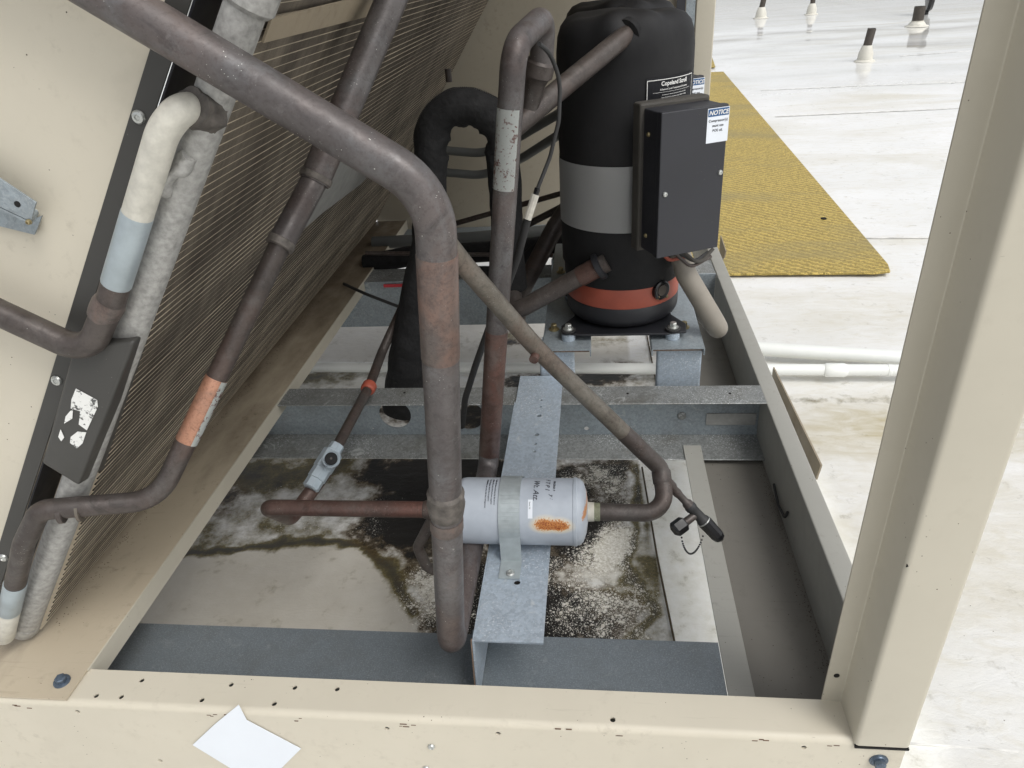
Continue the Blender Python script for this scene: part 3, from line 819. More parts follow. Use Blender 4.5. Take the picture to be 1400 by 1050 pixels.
# ================================================================== COIL (leaning slab with flat tubes)
U = Vector((.568, 0, .823)).normalized(); NV = Vector((U.z, 0, -U.x))     # NV: visible face normal
P0 = Vector((-.762, 0, 0))
def cp_(u, y, off=0): return P0 + U * u + NV * off + Vector((0, y, 0))
def on_coil(px, py, off=0): return on_plane(px, py, P0 + NV * off, NV)
def u_of(p): return (p - P0).dot(U)
t = thing('condenser_coil', 'large leaning condenser coil with dirty brown fins and fine flat tubes', 'coil', (-.762, .65, .004))
def slab(u0, u1, y0, y1, o0, o1):
    bm = nb(); extrude_poly(bm, [cp_(u0, y0, o0), cp_(u1, y0, o0), cp_(u1, y0, o1), cp_(u0, y0, o1)], (0, y1 - y0, 0)); return bm
mk('fin_block', slab(.012, 1.12, .620, 2.375, -.027, -.0004), 'coil_fin', t)
proto = None; pitch = .0107
n_t = int(1.10 / pitch)
for i in range(n_t):
    if proto is None:
        proto = mk('flat_tube', slab(.014, .01455, .606, 2.378, -.028, 0), 'flat_tube_alu', t); o = proto
    else:
        o = proto.copy(); C.objects.link(o); o.parent = t
    o.location = U * (i * pitch) + NV * random.uniform(-.0004, .0004)
# header pipes
hc = lambda u, dy=0: P0 + U * u - NV * (.017 - .011 * min(1, u / .6)) + Vector((0, .598 + dy, 0))
bm = nb(); tube(bm, densify([hc(.022), hc(1.05)], .012), 0.0162, seg=28, wob=.008)
mk('header_pipe', bm, 'header_alu', t, smooth=True)
mk('header_cap', LT(hc(.03), hc(0), [(0, .0166), (.012, .0168), (.02, .0145), (.026, .008)], 26), 'header_alu', t, smooth=True)
uu = u_of(on_coil(325, 22))
mk('header_sleeve', LT(hc(uu), hc(uu + 1), [(0, .0168), (.004, .0198), (.3, .0198)], 28), 'header_alu', t, smooth=True)
# far header + end board + top brackets
mk('far_header', TB([P0 + U * .02 - NV * .014 + Vector((0, 2.385, 0)), P0 + U * 1.1 - NV * .014 + Vector((0, 2.385, 0))], .012), 'dark_metal', t)
# tan cross strap near the top
a = [on_coil(*q, .004) for q in [(357, 57), (519, 17), (521, -12), (369, 24)]]
bm = nb(); extrude_poly(bm, a, NV * .002); mk('cross_strap', bm, 'tan_dirty', t)
# grey strap bracket on the face
a = [on_coil(*q, .003) for q in [(440, 215), (470, 200), (500, 243), (492, 251), (441, 289), (402, 322), (380, 345), (372, 330)]]
bm = nb(); extrude_poly(bm, a, NV * .0025, .0006)
solo('pipe_bracket', bm, 'grey_bracket' if False else 'gasket_tape', 'dull grey sheet bracket holding the pipe against the coil', 'bracket', base=tuple(a[0]))

# --- dark end channel beside the header, tan end panel, black cover
YP = .592
def pp(px, py, y=YP): return at(px, py, y=y)
t = thing('end_panel', 'plain tan triangular end panel at the far left with a dark screwed edge channel', 'panel', (-.6, .61, .2))
e1, e2 = pp(205, 75), pp(0, 745); dd = (e2 - e1).normalized()
A_, B2 = e1 - dd * .35, e2 + dd * .12
bm = nb(); extrude_poly(bm, [A_, B2, Vector((-1.3, YP, B2.z)), Vector((-1.3, YP, A_.z))], (0, .0015, 0)); mk('panel_sheet', bm, 'tan', t)
s1, s2 = pp(234, 92), pp(6, 790); ds = (s2 - s1).normalized()
S_, S2 = s1 - ds * .35, s2 + ds * .1
bm = nb(); extrude_poly(bm, [A_ + Vector((0, -.0012, 0)), B2 + Vector((0, -.0012, 0)), S2 + Vector((0, -.0012, 0)), S_ + Vector((0, -.0012, 0))], (0, -.002, 0), .0005)
mk('edge_flange', bm, 'dark_metal', t)
bm = nb(); extrude_poly(bm, [S_, S2, S2 + Vector((.0022, 0, 0)), S_ + Vector((.0022, 0, 0))], (0, .06, 0)); mk('edge_web', bm, 'black_paint', t)
for q in [(190, 160), (78, 520), (5, 762)]:
    bm = nb(); panhead(bm, pp(*q, YP - .0032), (0, -1, 0), .0058); mk('screw', bm, 'screw_zinc', t, smooth=True)
# galvanised angle bracket at left edge
t = thing('angle_bracket', 'small galvanised angle bracket screwed on the tan panel at the left edge', 'bracket', (-.52, .59, .58))
yb = .571
bm = nb(); extrude_poly(bm, [pp(-60, 205, yb), pp(49, 277, yb), pp(42, 303, yb), pp(-60, 255, yb)], (0, .0022, 0), .0005); mk('upper_plate', bm, 'galv', t)
a = [pp(-60, 258, yb + .002), pp(42, 305, yb + .002), pp(57, 294, YP - .001), pp(57, 294, YP - .001)]
bm = nb(); extrude_poly(bm, [pp(-60, 256, yb), pp(42, 304, yb), pp(52, 288, YP - .002), pp(-40, 230, YP - .002)], (0, 0, -.0022)); mk('shelf', bm, 'galv', t)
bm = nb(); extrude_poly(bm, [pp(-60, 268, YP - .006), pp(44, 300, YP - .006), pp(57, 295, YP - .006), pp(47, 321, YP - .006), pp(-60, 268, YP - .006) + Vector((0, 0, -.02))], (0, .002, 0)); mk('lower_plate', bm, 'galv', t)
bm = nb(); p = pp(24, 279, yb); tube(bm, [p + Vector((0, .001, 0)), p + Vector((0, -.0006, 0))], .0028, seg=10); mk('slot', bm, 'hole', t)
bm = nb(); panhead(bm, pp(40, 303, yb - .0005), (0, -1, 0), .0025); mk('screw', bm, 'screw_brass', t)
# black cover on the header
t = thing('header_cover', 'black folded cover clipped over the header, with torn white label remains', 'cover', tuple(pp(120, 560, .59)))
yf = .570
q_ = [(88, 480), (150, 452), (182, 470), (207, 447), (207, 452), (152, 600), (143, 640), (121, 664), (56, 636)]
F4 = [pp(x, y, yf) for x, y in [(101, 470), (185, 466), (107, 665), (56, 634)]]
bk = [pp(209, 447, .625), pp(143, 642, .625)]
bm = nb()
v = [bm.verts.new(p) for p in F4] + [bm.verts.new(p) for p in bk]
v2 = [bm.verts.new(F4[0] + Vector((0, .05, 0))), bm.verts.new(F4[3] + Vector((0, .05, 0)))]
bm.faces.new((v[0], v[3], v[2], v[1])); bm.faces.new((v[1], v[2], v[5], v[4])); bm.faces.new((v[0], v2[0], v2[1], v[3]))
bm.faces.new((v[3], v2[1], v[5], v[2])); bm.faces.new((v[0], v[1], v[4], v2[0])); bm.faces.new((v2[0], v[4], v[5], v2[1]))
bmesh.ops.bevel(bm, geom=list(bm.edges), offset=.004, segments=3, affect='EDGES', profile=.5)
mk('cover_shell', bm, 'dark_metal', t, smooth=True, auto=50)
for poly in [[(104, 531), (133, 547), (134, 556), (119, 588), (108, 580), (110, 562), (97, 558), (98, 546)], [(96, 562), (100, 559), (99, 572), (88, 579), (90, 569)], [(83, 587), (88, 598), (84, 603), (80, 597)], [(106, 590), (118, 591), (113, 606), (105, 613), (96, 605), (97, 597)]]:
    bm = nb(); extrude_poly(bm, [pp(x, y, yf - .0004) for x, y in poly], (0, -.0005, 0)); mk('label_scrap', bm, 'torn_label', t)

# ================================================================== PIPES
def pipe(name, label, mat, path, r, rad=.03, seg=22, cat='pipe', group=None, base=None, rings=(), patches=()):
    t = thing(name, label, cat, tuple(path[0] if base is None else base), group)
    fp = densify(fillet(path, rad), .02)
    mk('tube', TB(fp, r, seg=seg), mat, t, smooth=True)
    return t, fp
def along(a, b, k): return Vector(a).lerp(Vector(b), k)
def band(t, name, a, b, r, mat, label=None, prof=None, seg=26):
    a, b = Vector(a), Vector(b); L = (b - a).length
    prof = prof or [(0, r - .0004), (.0012, r), (L - .0012, r), (L, r - .0004)]
    return mk(name, LT(a, b, prof, seg), mat, t, label, smooth=True)

# main suction line: from upper left, down, U-turn, up the riser and over to the compressor
A0 = at(300, 97, y=.556); A1 = at(150, 5, y=.558)
top = at(594, 262, y=.556); bot = at(617, 884, y=.600)
s0 = A1 + (A1 - A0).normalized() * .30
back = Vector((-.193, 1.0, -.004))
r0 = at(676, 500, y=1.0); r1 = at(703, 62, y=1.0)
r2 = at(744, 22, y=1.13)
down = at(740, 85, y=1.14)
jn = at(722, 150, y=1.15)
cin = at(862, 43, y=1.345)
RP = .0172
t = thing('suction_line', 'big weathered copper pipe from upper left, looping down and back up to the compressor', 'pipe', tuple(top))
fp = densify(fillet([s0, A0, top, bot], [0, 0, .062, 0]), .02)
fp = densify(fillet([s0, top, bot, back + Vector((.003, 0, 0)), r1, r2, down], [0, .060, .030, .030, .040, .030, 0], 10), .02)
mk('tube', TB(fp, RP, seg=28), 'copper_old', t, smooth=True)
# sleeves / brazed joints on the vertical leg
vl = lambda py: (lambda k: top.lerp(bot, k))((py - 262) / (884 - 262))
def leg_pt(py):
    best = min((abs((lambda q: q)(proj(top.lerp(bot, k / 400))[1]) - py), k) for k in range(401)); return top.lerp(bot, best[1] / 400)
def proj(P):
    q = P - EYE; zc = q.dot(FW); return 700 + F * q.dot(RT) / zc, 525 + F * q.dot(DN) / zc
band(t, 'worn_sleeve', leg_pt(348), leg_pt(489), RP + .0006, 'copper_patina', 'section rubbed down to pinkish copper')
jt = leg_pt(688); ax = (bot - top).normalized()
mk('brazed_joint', LT(jt - ax * .018, jt + ax * .018, [(0, RP), (.004, RP + .0028), (.012, RP + .0022), (.018, RP + .0034), (.026, RP + .0024), (.034, RP + .0012), (.036, RP)], 28), 'braze', t, smooth=True)
band(t, 'joint_ring', leg_pt(708), leg_pt(722), RP + .001, 'copper_patina')
rd = lambda k: (back + Vector((.003, 0, 0))).lerp(r1, k)
def ris(py):
    best = min((abs(proj(rd(k / 400))[1] - py), k) for k in range(401)); return rd(best[1] / 400)
band(t, 'reddish_section', ris(640), ris(452), RP + .0005, 'copper_red', 'reddish lower stretch of the riser')
# peeling white paper on the riser: half shell facing the camera
def half_label(a, b, r, mat, a0, a1, name, tt, label=None, n=16, jag=0):
    a, b = Vector(a), Vector(b); d = (b - a).normalized(); v = (EYE - a); N = (v - d * v.dot(d)).normalized(); Bv = d.cross(N)
    bm = nb(); rows = []
    m = 24
    for j in range(m + 1):
        row = []
        for i in range(n + 1):
            an = a0 + (a1 - a0) * i / n
            p = a.lerp(b, j / m)
            if j in (0, m) and jag: p = p + d * random.uniform(-jag, jag)
            row.append(bm.verts.new(p + (N * math.cos(an) + Bv * math.sin(an)) * r))
        rows.append(row)
    for j in range(m):
        for i in range(n): bm.faces.new((rows[j][i], rows[j][i + 1], rows[j + 1][i + 1], rows[j + 1][i]))
    bmesh.ops.solidify(bm, geom=bm.faces[:], thickness=.0003)
    return mk(name, bm, mat, tt, label, smooth=True)
half_label(ris(257), ris(147), RP + .0006, 'flaked_paint', -1.5, .75, 'peeling_label', t, 'peeling white label')
mk('union', LT(down + Vector((0, 0, .004)), jn, [(0, RP), (.004, RP + .005), (.022, RP + .006), (.026, RP + .002), (.034, RP - .001), ((jn - down).length, RP - .002)], 26), 'copper_dark', t, smooth=True)
# compressor inlet pipe at top (discharge)
t = thing('discharge_pipe', 'brown copper pipe slanting from the top of the front compressor down to the riser', 'pipe', tuple(cin))
e_ = at(700, 176, y=1.12)
mk('tube', TB(densify([cin + (cin - e_).normalized() * .03, e_], .02), .0165, seg=24), 'copper_dark', t, smooth=True)
mk('collar', ring_at(cin.lerp(e_, .02), cin - e_, .0165, .014, .002), 'copper_grey', t, smooth=True)

# liquid line with the filter drier
AX = Vector((-.088, .812, .055))
dl = AX + Vector((-.115, 0, 0)); dr = AX + Vector((.068, 0, 0))
t = thing('filter_drier', 'pale grey cylindrical filter drier with a rust patch, strapped on the bracket', 'filter', tuple(AX))
mk('shell', LT(AX + Vector((-.125, 0, 0)), AX, [(0, .012), (.004, .035), (.014, .0475), (.02, .0485), (.178, .0485), (.186, .0478), (.1915, .043), (.196, .030), (.198, .014)], 48), 'drier_paint', t, smooth=True, auto=50)
mk('end_seam', LT(AX + Vector((.052, 0, 0)), AX + Vector((1, 0, 0)), [(0, .0485), (.001, .0495), (.005, .0495), (.006, .0485)], 48), 'drier_paint', t, smooth=True)
# strap
a0s = R(-200)
bm = nb(); pts = []
for i in range(31):
    a = R(-8) + (R(190) - R(-8)) * i / 30        # measured from front-bottom over the top to the back
    pts.append((AX.y - .0500 * math.cos(a), AX.z + .0500 * math.sin(a)))
pts = [(AX.y - .088, .0062), (AX.y - .052, .0062)] + pts
pts += [(AX.y + .052, .0062), (AX.y + .088, .0062)]
for i in range(len(pts) - 1):
    (ya, za), (yb_, zb) = pts[i], pts[i + 1]
    dn = Vector((0, zb - za, -(yb_ - ya))).normalized() * -.0014
    extrude_poly(bm, [(-.140, ya, za), (-.110, ya, za), (-.110, yb_, zb), (-.140, yb_, zb)], dn)
mk('strap', bm, 'band_metal', t)
for yy in (AX.y - .078, AX.y + .078):
    bm = nb(); panhead(bm, (-.124, yy, .0078), (0, 0, 1), .0062); mk('strap_screw', bm, 'screw_zinc', t, smooth=True)
# printed sheets and handwriting wrapped on the shell
def on_drier(x, ang, r=.0489): return Vector((x, AX.y - r * math.cos(ang), AX.z + r * math.sin(ang)))
def drier_px(px, py, r=.0487):
    # ray / horizontal cylinder
    d = ray(px, py); oy, oz = EYE.y - AX.y, EYE.z - AX.z
    a = d.y ** 2 + d.z ** 2; b = 2 * (d.y * oy + d.z * oz); c = oy * oy + oz * oz - r * r
    tt = (-b - math.sqrt(max(0, b * b - 4 * a * c))) / (2 * a); p = EYE + d * tt
    return p.x, math.atan2(p.z - AX.z, -(p.y - AX.y))
def drier_text(s, px, py, size, bold=0, shear=0, mat='print_black', name='printing'):
    x0, a0_ = drier_px(px, py)
    bm = text_mesh(s, size, .00012, 'LEFT', bold, shear)
    # reads from the top downwards: text x runs down the shell, text y runs right
    map_verts(bm, lambda c: on_drier(x0 + c.y, a0_ - c.x / .0489, .04895 + c.z))
    mk(name, bm, mat, t)
def drier_patch(x0, y0, x1, y1, mat, name, r=.04880):
    (xa, aa), (xb, ab) = drier_px(x0, y0), drier_px(x1, y1)
    bm = nb(); rows = [[bm.verts.new(on_drier(x, aa + (ab - aa) * i / 8, r)) for x in (xa, xb)] for i in range(9)]
    for i in range(8): bm.faces.new((rows[i][0], rows[i][1], rows[i + 1][1], rows[i + 1][0]))
    mk(name, bm, mat, t, smooth=True)
drier_patch(722, 683, 728, 709, 'paper', 'small_sticker')
for i, s in enumerate(['WARNING: use only with the refrigerants', 'listed. Replace when line is opened.', 'Follow all service instructions supplied', 'Install with flow as shown by the arrow']):
    drier_text(s, 667 + 4.0 * i, 656, .0030)
drier_text('Wt. Att.', 731, 657, .0115, .00002, .35, name='handwriting')
drier_text('F T P 1', 747, 656, .009, .00001, .3, name='handwriting')
drier_text('y :', 752, 676, .008, .00001, .3, name='handwriting')
drier_text('VIRGINIA 9', 757, 658, .0045)
drier_text('Sweat 7/8', 723.5, 686, .0026)

lt = thing('liquid_line', 'dark copper pipe slanting down to the filter drier outlet elbow', 'pipe', tuple(at(905, 650, y=.86)), None)
oA = dr + Vector((.0, 0, 0)); o1 = at(912, 702, y=.812); o2 = at(903, 640, y=.862)
d1_ = at(735, 478, y=.852); d2_ = at(636, 364, y=.80); d3_ = at(600, 318, y=.79)
RL = .0122
# continues up behind the big pipe, following it to the upper left
d4_ = at(560, 235, y=.70); d5_ = at(300, 92, y=.70); d6_ = at(120, -18, y=.70)
mk('tube', TB(densify(fillet([dr + Vector((-.004, 0, 0)), o1 + Vector((0, 0, 0)), o2, d1_, d2_, d3_, d4_, d5_, d6_], [0, .034, .014, .2, 0, .03, .04, 0, 0], 8), .02), RL, seg=22), 'copper_grey', lt, smooth=True)
mk('dark_elbow', TB(densify(fillet([dr + Vector((.022, 0, 0)), o1, o2, o2.lerp(d1_, .32)], [0, .034, .014, 0], 8), .015), RL + .0004, seg=22), 'copper_dark', lt, smooth=True)
mk('outlet_collar', LT(dr, dr + Vector((1, 0, 0)), [(-.004, .0155), (.006, .0142), (.014, .0138)], 20), 'white_enamel', lt, smooth=True)
mk('painted_end', LT(dr + Vector((.008, 0, 0)), dr + Vector((1, 0, 0)), [(0, .0134), (.014, .0134), (.0145, .0128)], 20), 'olive_flux', lt, smooth=True) if simple('olive_flux', srgb(120, 122, 100), .6, 0, .3, 120, .3, speck=srgb(206, 214, 206), speck_scale=260, speck_th=.2) else None
mk('brazed_joint', ring_at(o2.lerp(o1, .2), o1 - o2, RL, .022, .0016), 'copper_dark', lt, smooth=True)
st = at(734, 481, y=.842)
mk('port_stub', TB([d1_, st + Vector((-.004, -.012, -.006))], .0062, seg=14), 'copper_red', lt, smooth=True)
# service valve on its own short stub
v0 = at(903, 645, y=.860); v1 = at(936, 692, y=.85); v2 = at(953, 715, y=.845); v3 = at(975, 733, y=.84); v4 = at(992, 744, y=.836)
v0 = at(908, 655, y=.858)
t = thing('service_valve', 'dark brass service valve with black cap and bead chain, at the pipe end', 'valve', tuple(v2))
dvv = (v4 - v0).normalized(); Ltot = (v4 - v0).length
mk('stem', LT(v0, v4, [(0, .0085), (.018, .0082), (.022, .0062), (.03, .0068), (.036, .0056), (.048, .0056), (.052, .0078), (.058, .0082), (.060, .0058)], 18), 'copper_dark', t, smooth=True)
mk('body', LT(v0 + dvv * .055, v4, [(0, .0075), (.004, .009), (.008, .009), (.010, .0078), (.030, .0082), (.034, .0098), (.036, .0098)], 18), 'rubber', t, smooth=True)
mk('cap_ring', LT(v0 + dvv * .0905, v4, [(0, .0104), (.0015, .0106), (.002, .0102)], 20), 'screw_zinc', t, smooth=True)
mk('cap', LT(v0 + dvv * .0925, v4, [(0, .0108), (.03, .0100), (.036, .0085), (.040, .004)], 10), 'black_gloss', t)
vb = v0 + dvv * .075; sp = at(926, 722, y=.825)
dsp = (sp - vb).normalized(); Lsp = (sp - vb).length
mk('side_port', LT(vb, sp, [(0, .006), (Lsp - .016, .0062), (Lsp - .015, .0085), (Lsp - .012, .0085)], 16), 'copper_dark', t, smooth=True)
mk('side_cap', LT(sp - dsp * .014, sp, [(0, .0105), (.002, .0118), (.018, .0118), (.021, .009)], 6), 'black_gloss', t)
bm = nb()
ca, cb = at(932, 735, y=.825), at(961, 733, y=.835)
for i in range(27):
    k = i / 26; p = ca.lerp(cb, k); p.z -= .034 * (1 - (2 * k - 1) ** 2) ** .8
    bmesh.ops.create_icosphere(bm, subdivisions=1, radius=.0017, matrix=Matrix.Translation(p))
mk('bead_chain', bm, 'rubber', t, smooth=True, kind='stuff')

# horizontal inlet line with sight glass and the clamp line behind it
it = thing('drier_inlet_line', 'pinkish copper pipe entering the drier from the left, with elbow', 'pipe', tuple(at(480, 700, y=.812)))
i0 = AX + Vector((-.118, 0, 0)); i1 = at(366, 702, y=.812); i2 = at(398, 709, y=.885); i3 = at(445, 645, y=.975)
ip = fillet([i0, Vector((i1.x, .812, .0555)), i2, i3], [0, .016, .016, 0], 8)
mk('tube', TB(densify(ip, .02), .0124, seg=22), 'copper_red', it, smooth=True)
mk('inlet_collar', ring_at(Vector((at(588, 700, y=.812).x, .812, .0552)), (1, 0, 0), .0124, .018, .0012), 'copper_dark', it, smooth=True)
j0 = at(455, 622, y=.985); j1 = at(505, 528, y=1.2); j2 = at(522, 482, y=1.32); j3 = at(548, 425, y=1.42); j4 = at(575, 350, y=1.5); j5 = at(585, 300, y=1.62)
ct = thing('thin_line', 'thin dark copper pipe rising past the orange clamp to behind the black hose', 'pipe', tuple(j0))
mk('tube', TB(densify(fillet([j0, j1, j2, j3, j4, j5], .04), .02), .0098, seg=18), 'copper_dark', ct, smooth=True)
mk('clamp', LT(j1.lerp(j0, -.02), j0, [(0, .0125), (.002, .0145), (.007, .0135), (.012, .0148), (.018, .0135), (.021, .0115)], 20), 'orange_clamp', ct, 'orange-red clamp collar', smooth=True)
# sight glass
g0_, g1_ = at(424, 668, y=.93), at(462, 608, y=1.005)
t = thing('sight_glass', 'light grey sight glass fitting with dark round eye in the thin pipe', 'sight glass', tuple(at(445, 640, y=.955)))
gd = (g1_ - g0_).normalized(); LG = (g1_ - g0_).length
mk('body', LT(g0_, g1_, [(0, .0125), (.002, .0150), (.018, .0150), (.019, .0165), (LG * .42, .0165), (LG * .44, .018), (LG * .82, .018), (LG * .84, .0135), (LG, .0125)], 8), 'sight_body', t) if simple('sight_body', srgb(170, 182, 190), .4, .25, .08, 60, .1) else None
ge = at(453, 628, y=.955); nv = (EYE - ge).normalized() + Vector((0, 0, .15)); nv.normalize()
mk('eye_ring', LT(ge - nv * .008, ge + nv, [(0, .0148), (.014, .0150), (.015, .0138), (.0135, .0108)], 26), 'sight_body', t, smooth=True)
mk('eye', LT(ge + nv * .004, ge + nv, [(0, .0106), (.0095, .0106), (.0098, .0100)], 24), 'glass_eye', t)
mk('indicator', LT(ge + nv * .0138, ge + nv, [(0, .0020), (.0006, .0018)], 16), 'stack_iron', t)
# little U pipe hidden half behind the big pipe
u_pts = [at(603, 690, y=.84), at(590, 712, y=.845), at(571, 748, y=.85), at(585, 779, y=.85), at(622, 781, y=.85)]
t, fp = pipe('small_return_bend', 'small dark U-bent pipe tucked left behind the big vertical pipe', 'copper_dark', u_pts, .0088, .02, 16)

# lower left liquid pipe climbing beside the coil
L = [at(8, 858, y=.570), at(33, 742, y=.560), at(62, 703, y=.562), at(216, 684, y=.600), at(268, 604, y=.64), at(384, 333, y=.735), at(432, 243, y=.79), at(540, -12, y=.90)]
t = thing('coil_outlet_pipe', 'long copper pipe climbing diagonally across the coil from lower left', 'pipe', tuple(L[3]))
lo = fillet([L[0], L[1], L[2] + Vector((-.004, 0, .006)), L[3], L[5]], [0, .03, .02, .050, 0], 8)
mk('lower_tube', TB(densify(lo, .02), .0118, seg=22), 'copper_dark', t, smooth=True)
mk('middle_tube', TB(densify([L[5] - (L[6] - L[5]).normalized() * .004, L[6]], .02), .0145, seg=22), 'copper_old', t, smooth=True)
mk('upper_tube', TB(densify([L[6] - (L[7] - L[6]).normalized() * .005, L[7]], .02), .0172, seg=24), 'copper_old', t, smooth=True)
mk('brazed_joint', ring_at(L[5], L[6] - L[5], .0146, .010, .0012), 'braze', t, smooth=True)
mk('brazed_joint', ring_at(L[6], L[7] - L[6], .0172, .008, .0012), 'braze', t, smooth=True)
seg_pt = lambda a, b, py: min((abs(proj(a.lerp(b, k / 300))[1] - py), k) for k in range(301))[1] / 300
stt = lo[-2]; a_, b_ = L[3], L[5]
pa, pb = a_.lerp(b_, seg_pt(a_, b_, 603)), a_.lerp(b_, seg_pt(a_, b_, 517))
band(t, 'bare_copper', pa, pb, .0124, 'copper_bare', 'bright bare copper stretch')
half_label(pa, pb, .0126, 'flaked_paint', .55, 1.5, 'peeling_label', t)
mk('elbow_ring', ring_at(L[2].lerp(L[3], .14), L[3] - L[2], .0118, .006, .001), 'copper_dark', t, smooth=True)
mk('elbow_ring', ring_at(L[2].lerp(L[3], .30), L[3] - L[2], .0118, .004, .0016), 'copper_grey', t, smooth=True)
e0, e1_ = L[0], L[1]
band(t, 'grey_sleeve', e0.lerp(e1_, .22), e0.lerp(e1_, .55), .0128, 'alu_sleeve')
band(t, 'white_tip', e0 - (e1_ - e0) * .12, e0.lerp(e1_, .22), .0125, 'white_enamel', 'white flaking end')
mk('weld_plate', BX(-.80, -.775, .600, .604, .02, .07), 'header_alu', t)

# upper stub from the header
YS = .566
S = [at(274, 150, y=.590), at(244, 165, y=YS), at(208, 225, y=YS), at(172, 345, y=YS), at(152, 410, y=YS), at(121, 484, y=YS), at(0, 428, y=YS), at(-120, 370, y=YS)]
t = thing('header_stub_pipe', 'white and brown elbow pipe joining the header to the left pipe', 'pipe', tuple(S[3]))
sp_ = fillet([S[0], at(248, 148, y=.574), at(224, 176, y=YS), S[3]], [0, .016, .05, 0], 10)
mk('white_elbow', TB(densify(sp_, .015), .0128, seg=26), 'white_enamel', t, smooth=True)
band(t, 'grey_sleeve', S[3] - (S[4] - S[3]) * .75, S[4] + (S[3] - S[4]) * .35, .0132, 'alu_sleeve')
cpth = fillet([S[3].lerp(S[4], .5), S[4], S[5], S[6], S[7]], [0, 0, .030, 0, 0], 10)
mk('copper_elbow', TB(densify(cpth, .015), .0128, seg=26), 'copper_dark', t, smooth=True)
k1 = at(140, 432, y=YS)
mk('swaged_joint', LT(S[4].lerp(k1, -.0), k1 + (k1 - S[4]) * .4, [(0, .0130), (.006, .0146), (.016, .0142), (.022, .0132)], 24), 'copper_patina', t, smooth=True)
bm = nb(); tube(bm, densify([at(284, 152, y=.596), at(262, 146, y=.578)], .004), [.0195 - .001 * i for i in range(len(densify([at(284, 152, y=.596), at(262, 146, y=.578)], .004)))], seg=26, wob=.22, wf=110)
mk('weld_bead', bm, 'braze', t, smooth=True)
bm = nb(); tube(bm, densify([at(216, 262, y=.580), at(238, 236, y=.582), at(258, 212, y=.582)], .004), [.0075, .009, .008, .0085, .009, .0075, .008, .006, .007, .006][:len(densify([at(216, 262, y=.580), at(238, 236, y=.582), at(258, 212, y=.582)], .004))] if len(densify([at(216, 262, y=.580), at(238, 236, y=.582), at(258, 212, y=.582)], .004)) <= 10 else .008, seg=18, wob=.6, wf=90)
mk('weld_lug', bm, 'header_alu', t, smooth=True)

# ================================================================== black insulated U hose
hs_ = [at(548, 560, y=1.35), at(562, 470, y=1.36), at(586, 330, y=1.40), at(589, 200, y=1.40), at(600, 110, y=1.40), at(668, 110, y=1.40), at(688, 200, y=1.40), at(694, 330, y=1.42), at(700, 392, y=1.43)]
hp = [hs_[0], hs_[1], hs_[2], hs_[3]]
cL, cR = hs_[3], hs_[6]; mid = (cL + cR) / 2; rad = (cR - cL).length / 2; ex = (cR - cL).normalized(); ez = Vector((0, 0, 1)) - ex * ex.z; ez.normalize()
arc = [mid + ex * (-rad * math.cos(math.pi * k / 16)) + ez * (rad * 1.05 * math.sin(math.pi * k / 16)) for k in range(17)]
hpath = densify(fillet(hp, .08)[:-1], .014) + arc + densify([hs_[7], hs_[8]], .014)
def hose_r(p, i):
    return .0325
hdp = densify(hpath, .006)
bm = nb(); tube(bm, hdp, [.0325 + .011 * max(0, min(1, (.33 - p.z) / .3)) * (1 if p.x < mid.x else 0) for p in hdp], seg=36, wob=.0)
for v_ in bm.verts:    # soft gathered folds round the bend
    q = v_.co; inner = max(0, 1 - (q - mid).length / (rad * 1.05)) if q.z > mid.z - .03 else 0
    inner = min(1, inner * 2.2); v_.co -= (v_.co - mid).normalized() * (.0045 * inner * (noise.noise(Vector((math.atan2(q.z - mid.z, (q - mid).dot(ex)) * 3.4, q.y * 8, 1.5))) * 2))
    v_.co += Vector((noise.noise(q * 30), noise.noise(q * 30 + Vector((5, 0, 0))), noise.noise(q * 30 + Vector((0, 5, 0))))) * .0034
ht = thing('insulated_hose', 'black fabric-covered U-shaped hose arching left of the riser', 'hose', tuple(hs_[0]))
mk('sleeve', bm, 'black_cloth', ht, smooth=True, auto=80)
bm = nb()
for k in range(3, 88):
    a = math.pi * k / 92
    for rr in (1,):
        o_ = mid + ex * (-(rad + .0318) * math.cos(a)) + ez * ((rad * 1.05 + .0318) * math.sin(a))
        tube(bm, [o_ + Vector((0, -.007, 0)), o_ + Vector((0, .007, 0))], .0009, seg=6)
mk('seam_rib', bm, 'black_gloss', ht, kind='stuff')
tp = at(614, 112, y=1.9)
solo('brown_plug', TB([tp, tp + Vector((0, 0, .03))], .008), 'copper_dark', 'tiny brown pipe stub poking up behind the hose arch', 'pipe stub', base=tuple(tp), smooth=True)

# suction pipe at the compressor foot
c_a = at(812, 368, y=1.335); c_b = at(716, 420, y=1.34); c_c = at(700, 398, y=1.43)
t = thing('compressor_suction_pipe', 'brown copper pipe from the lower compressor side to the black hose', 'pipe', tuple(c_a))
cc_dir = (c_a - c_b).normalized()
mk('tube', TB(densify(fillet([c_a + cc_dir * .03, c_b + (c_b - c_a) * .12, c_c + Vector((0, 0, .0))], [0, .02, 0]), .02), .0185, seg=24), 'copper_dark', t, smooth=True)
mk('flared_end', LT(c_a - cc_dir * .034, c_a + cc_dir, [(0, .0188), (.004, .0200), (.040, .0202), (.046, .0215), (.05, .0215)], 26), 'copper_red', t, smooth=True)
mk('grommet', ring_at(c_a + cc_dir * .012, cc_dir, .024, .012, .003), 'black_base', t, smooth=True)

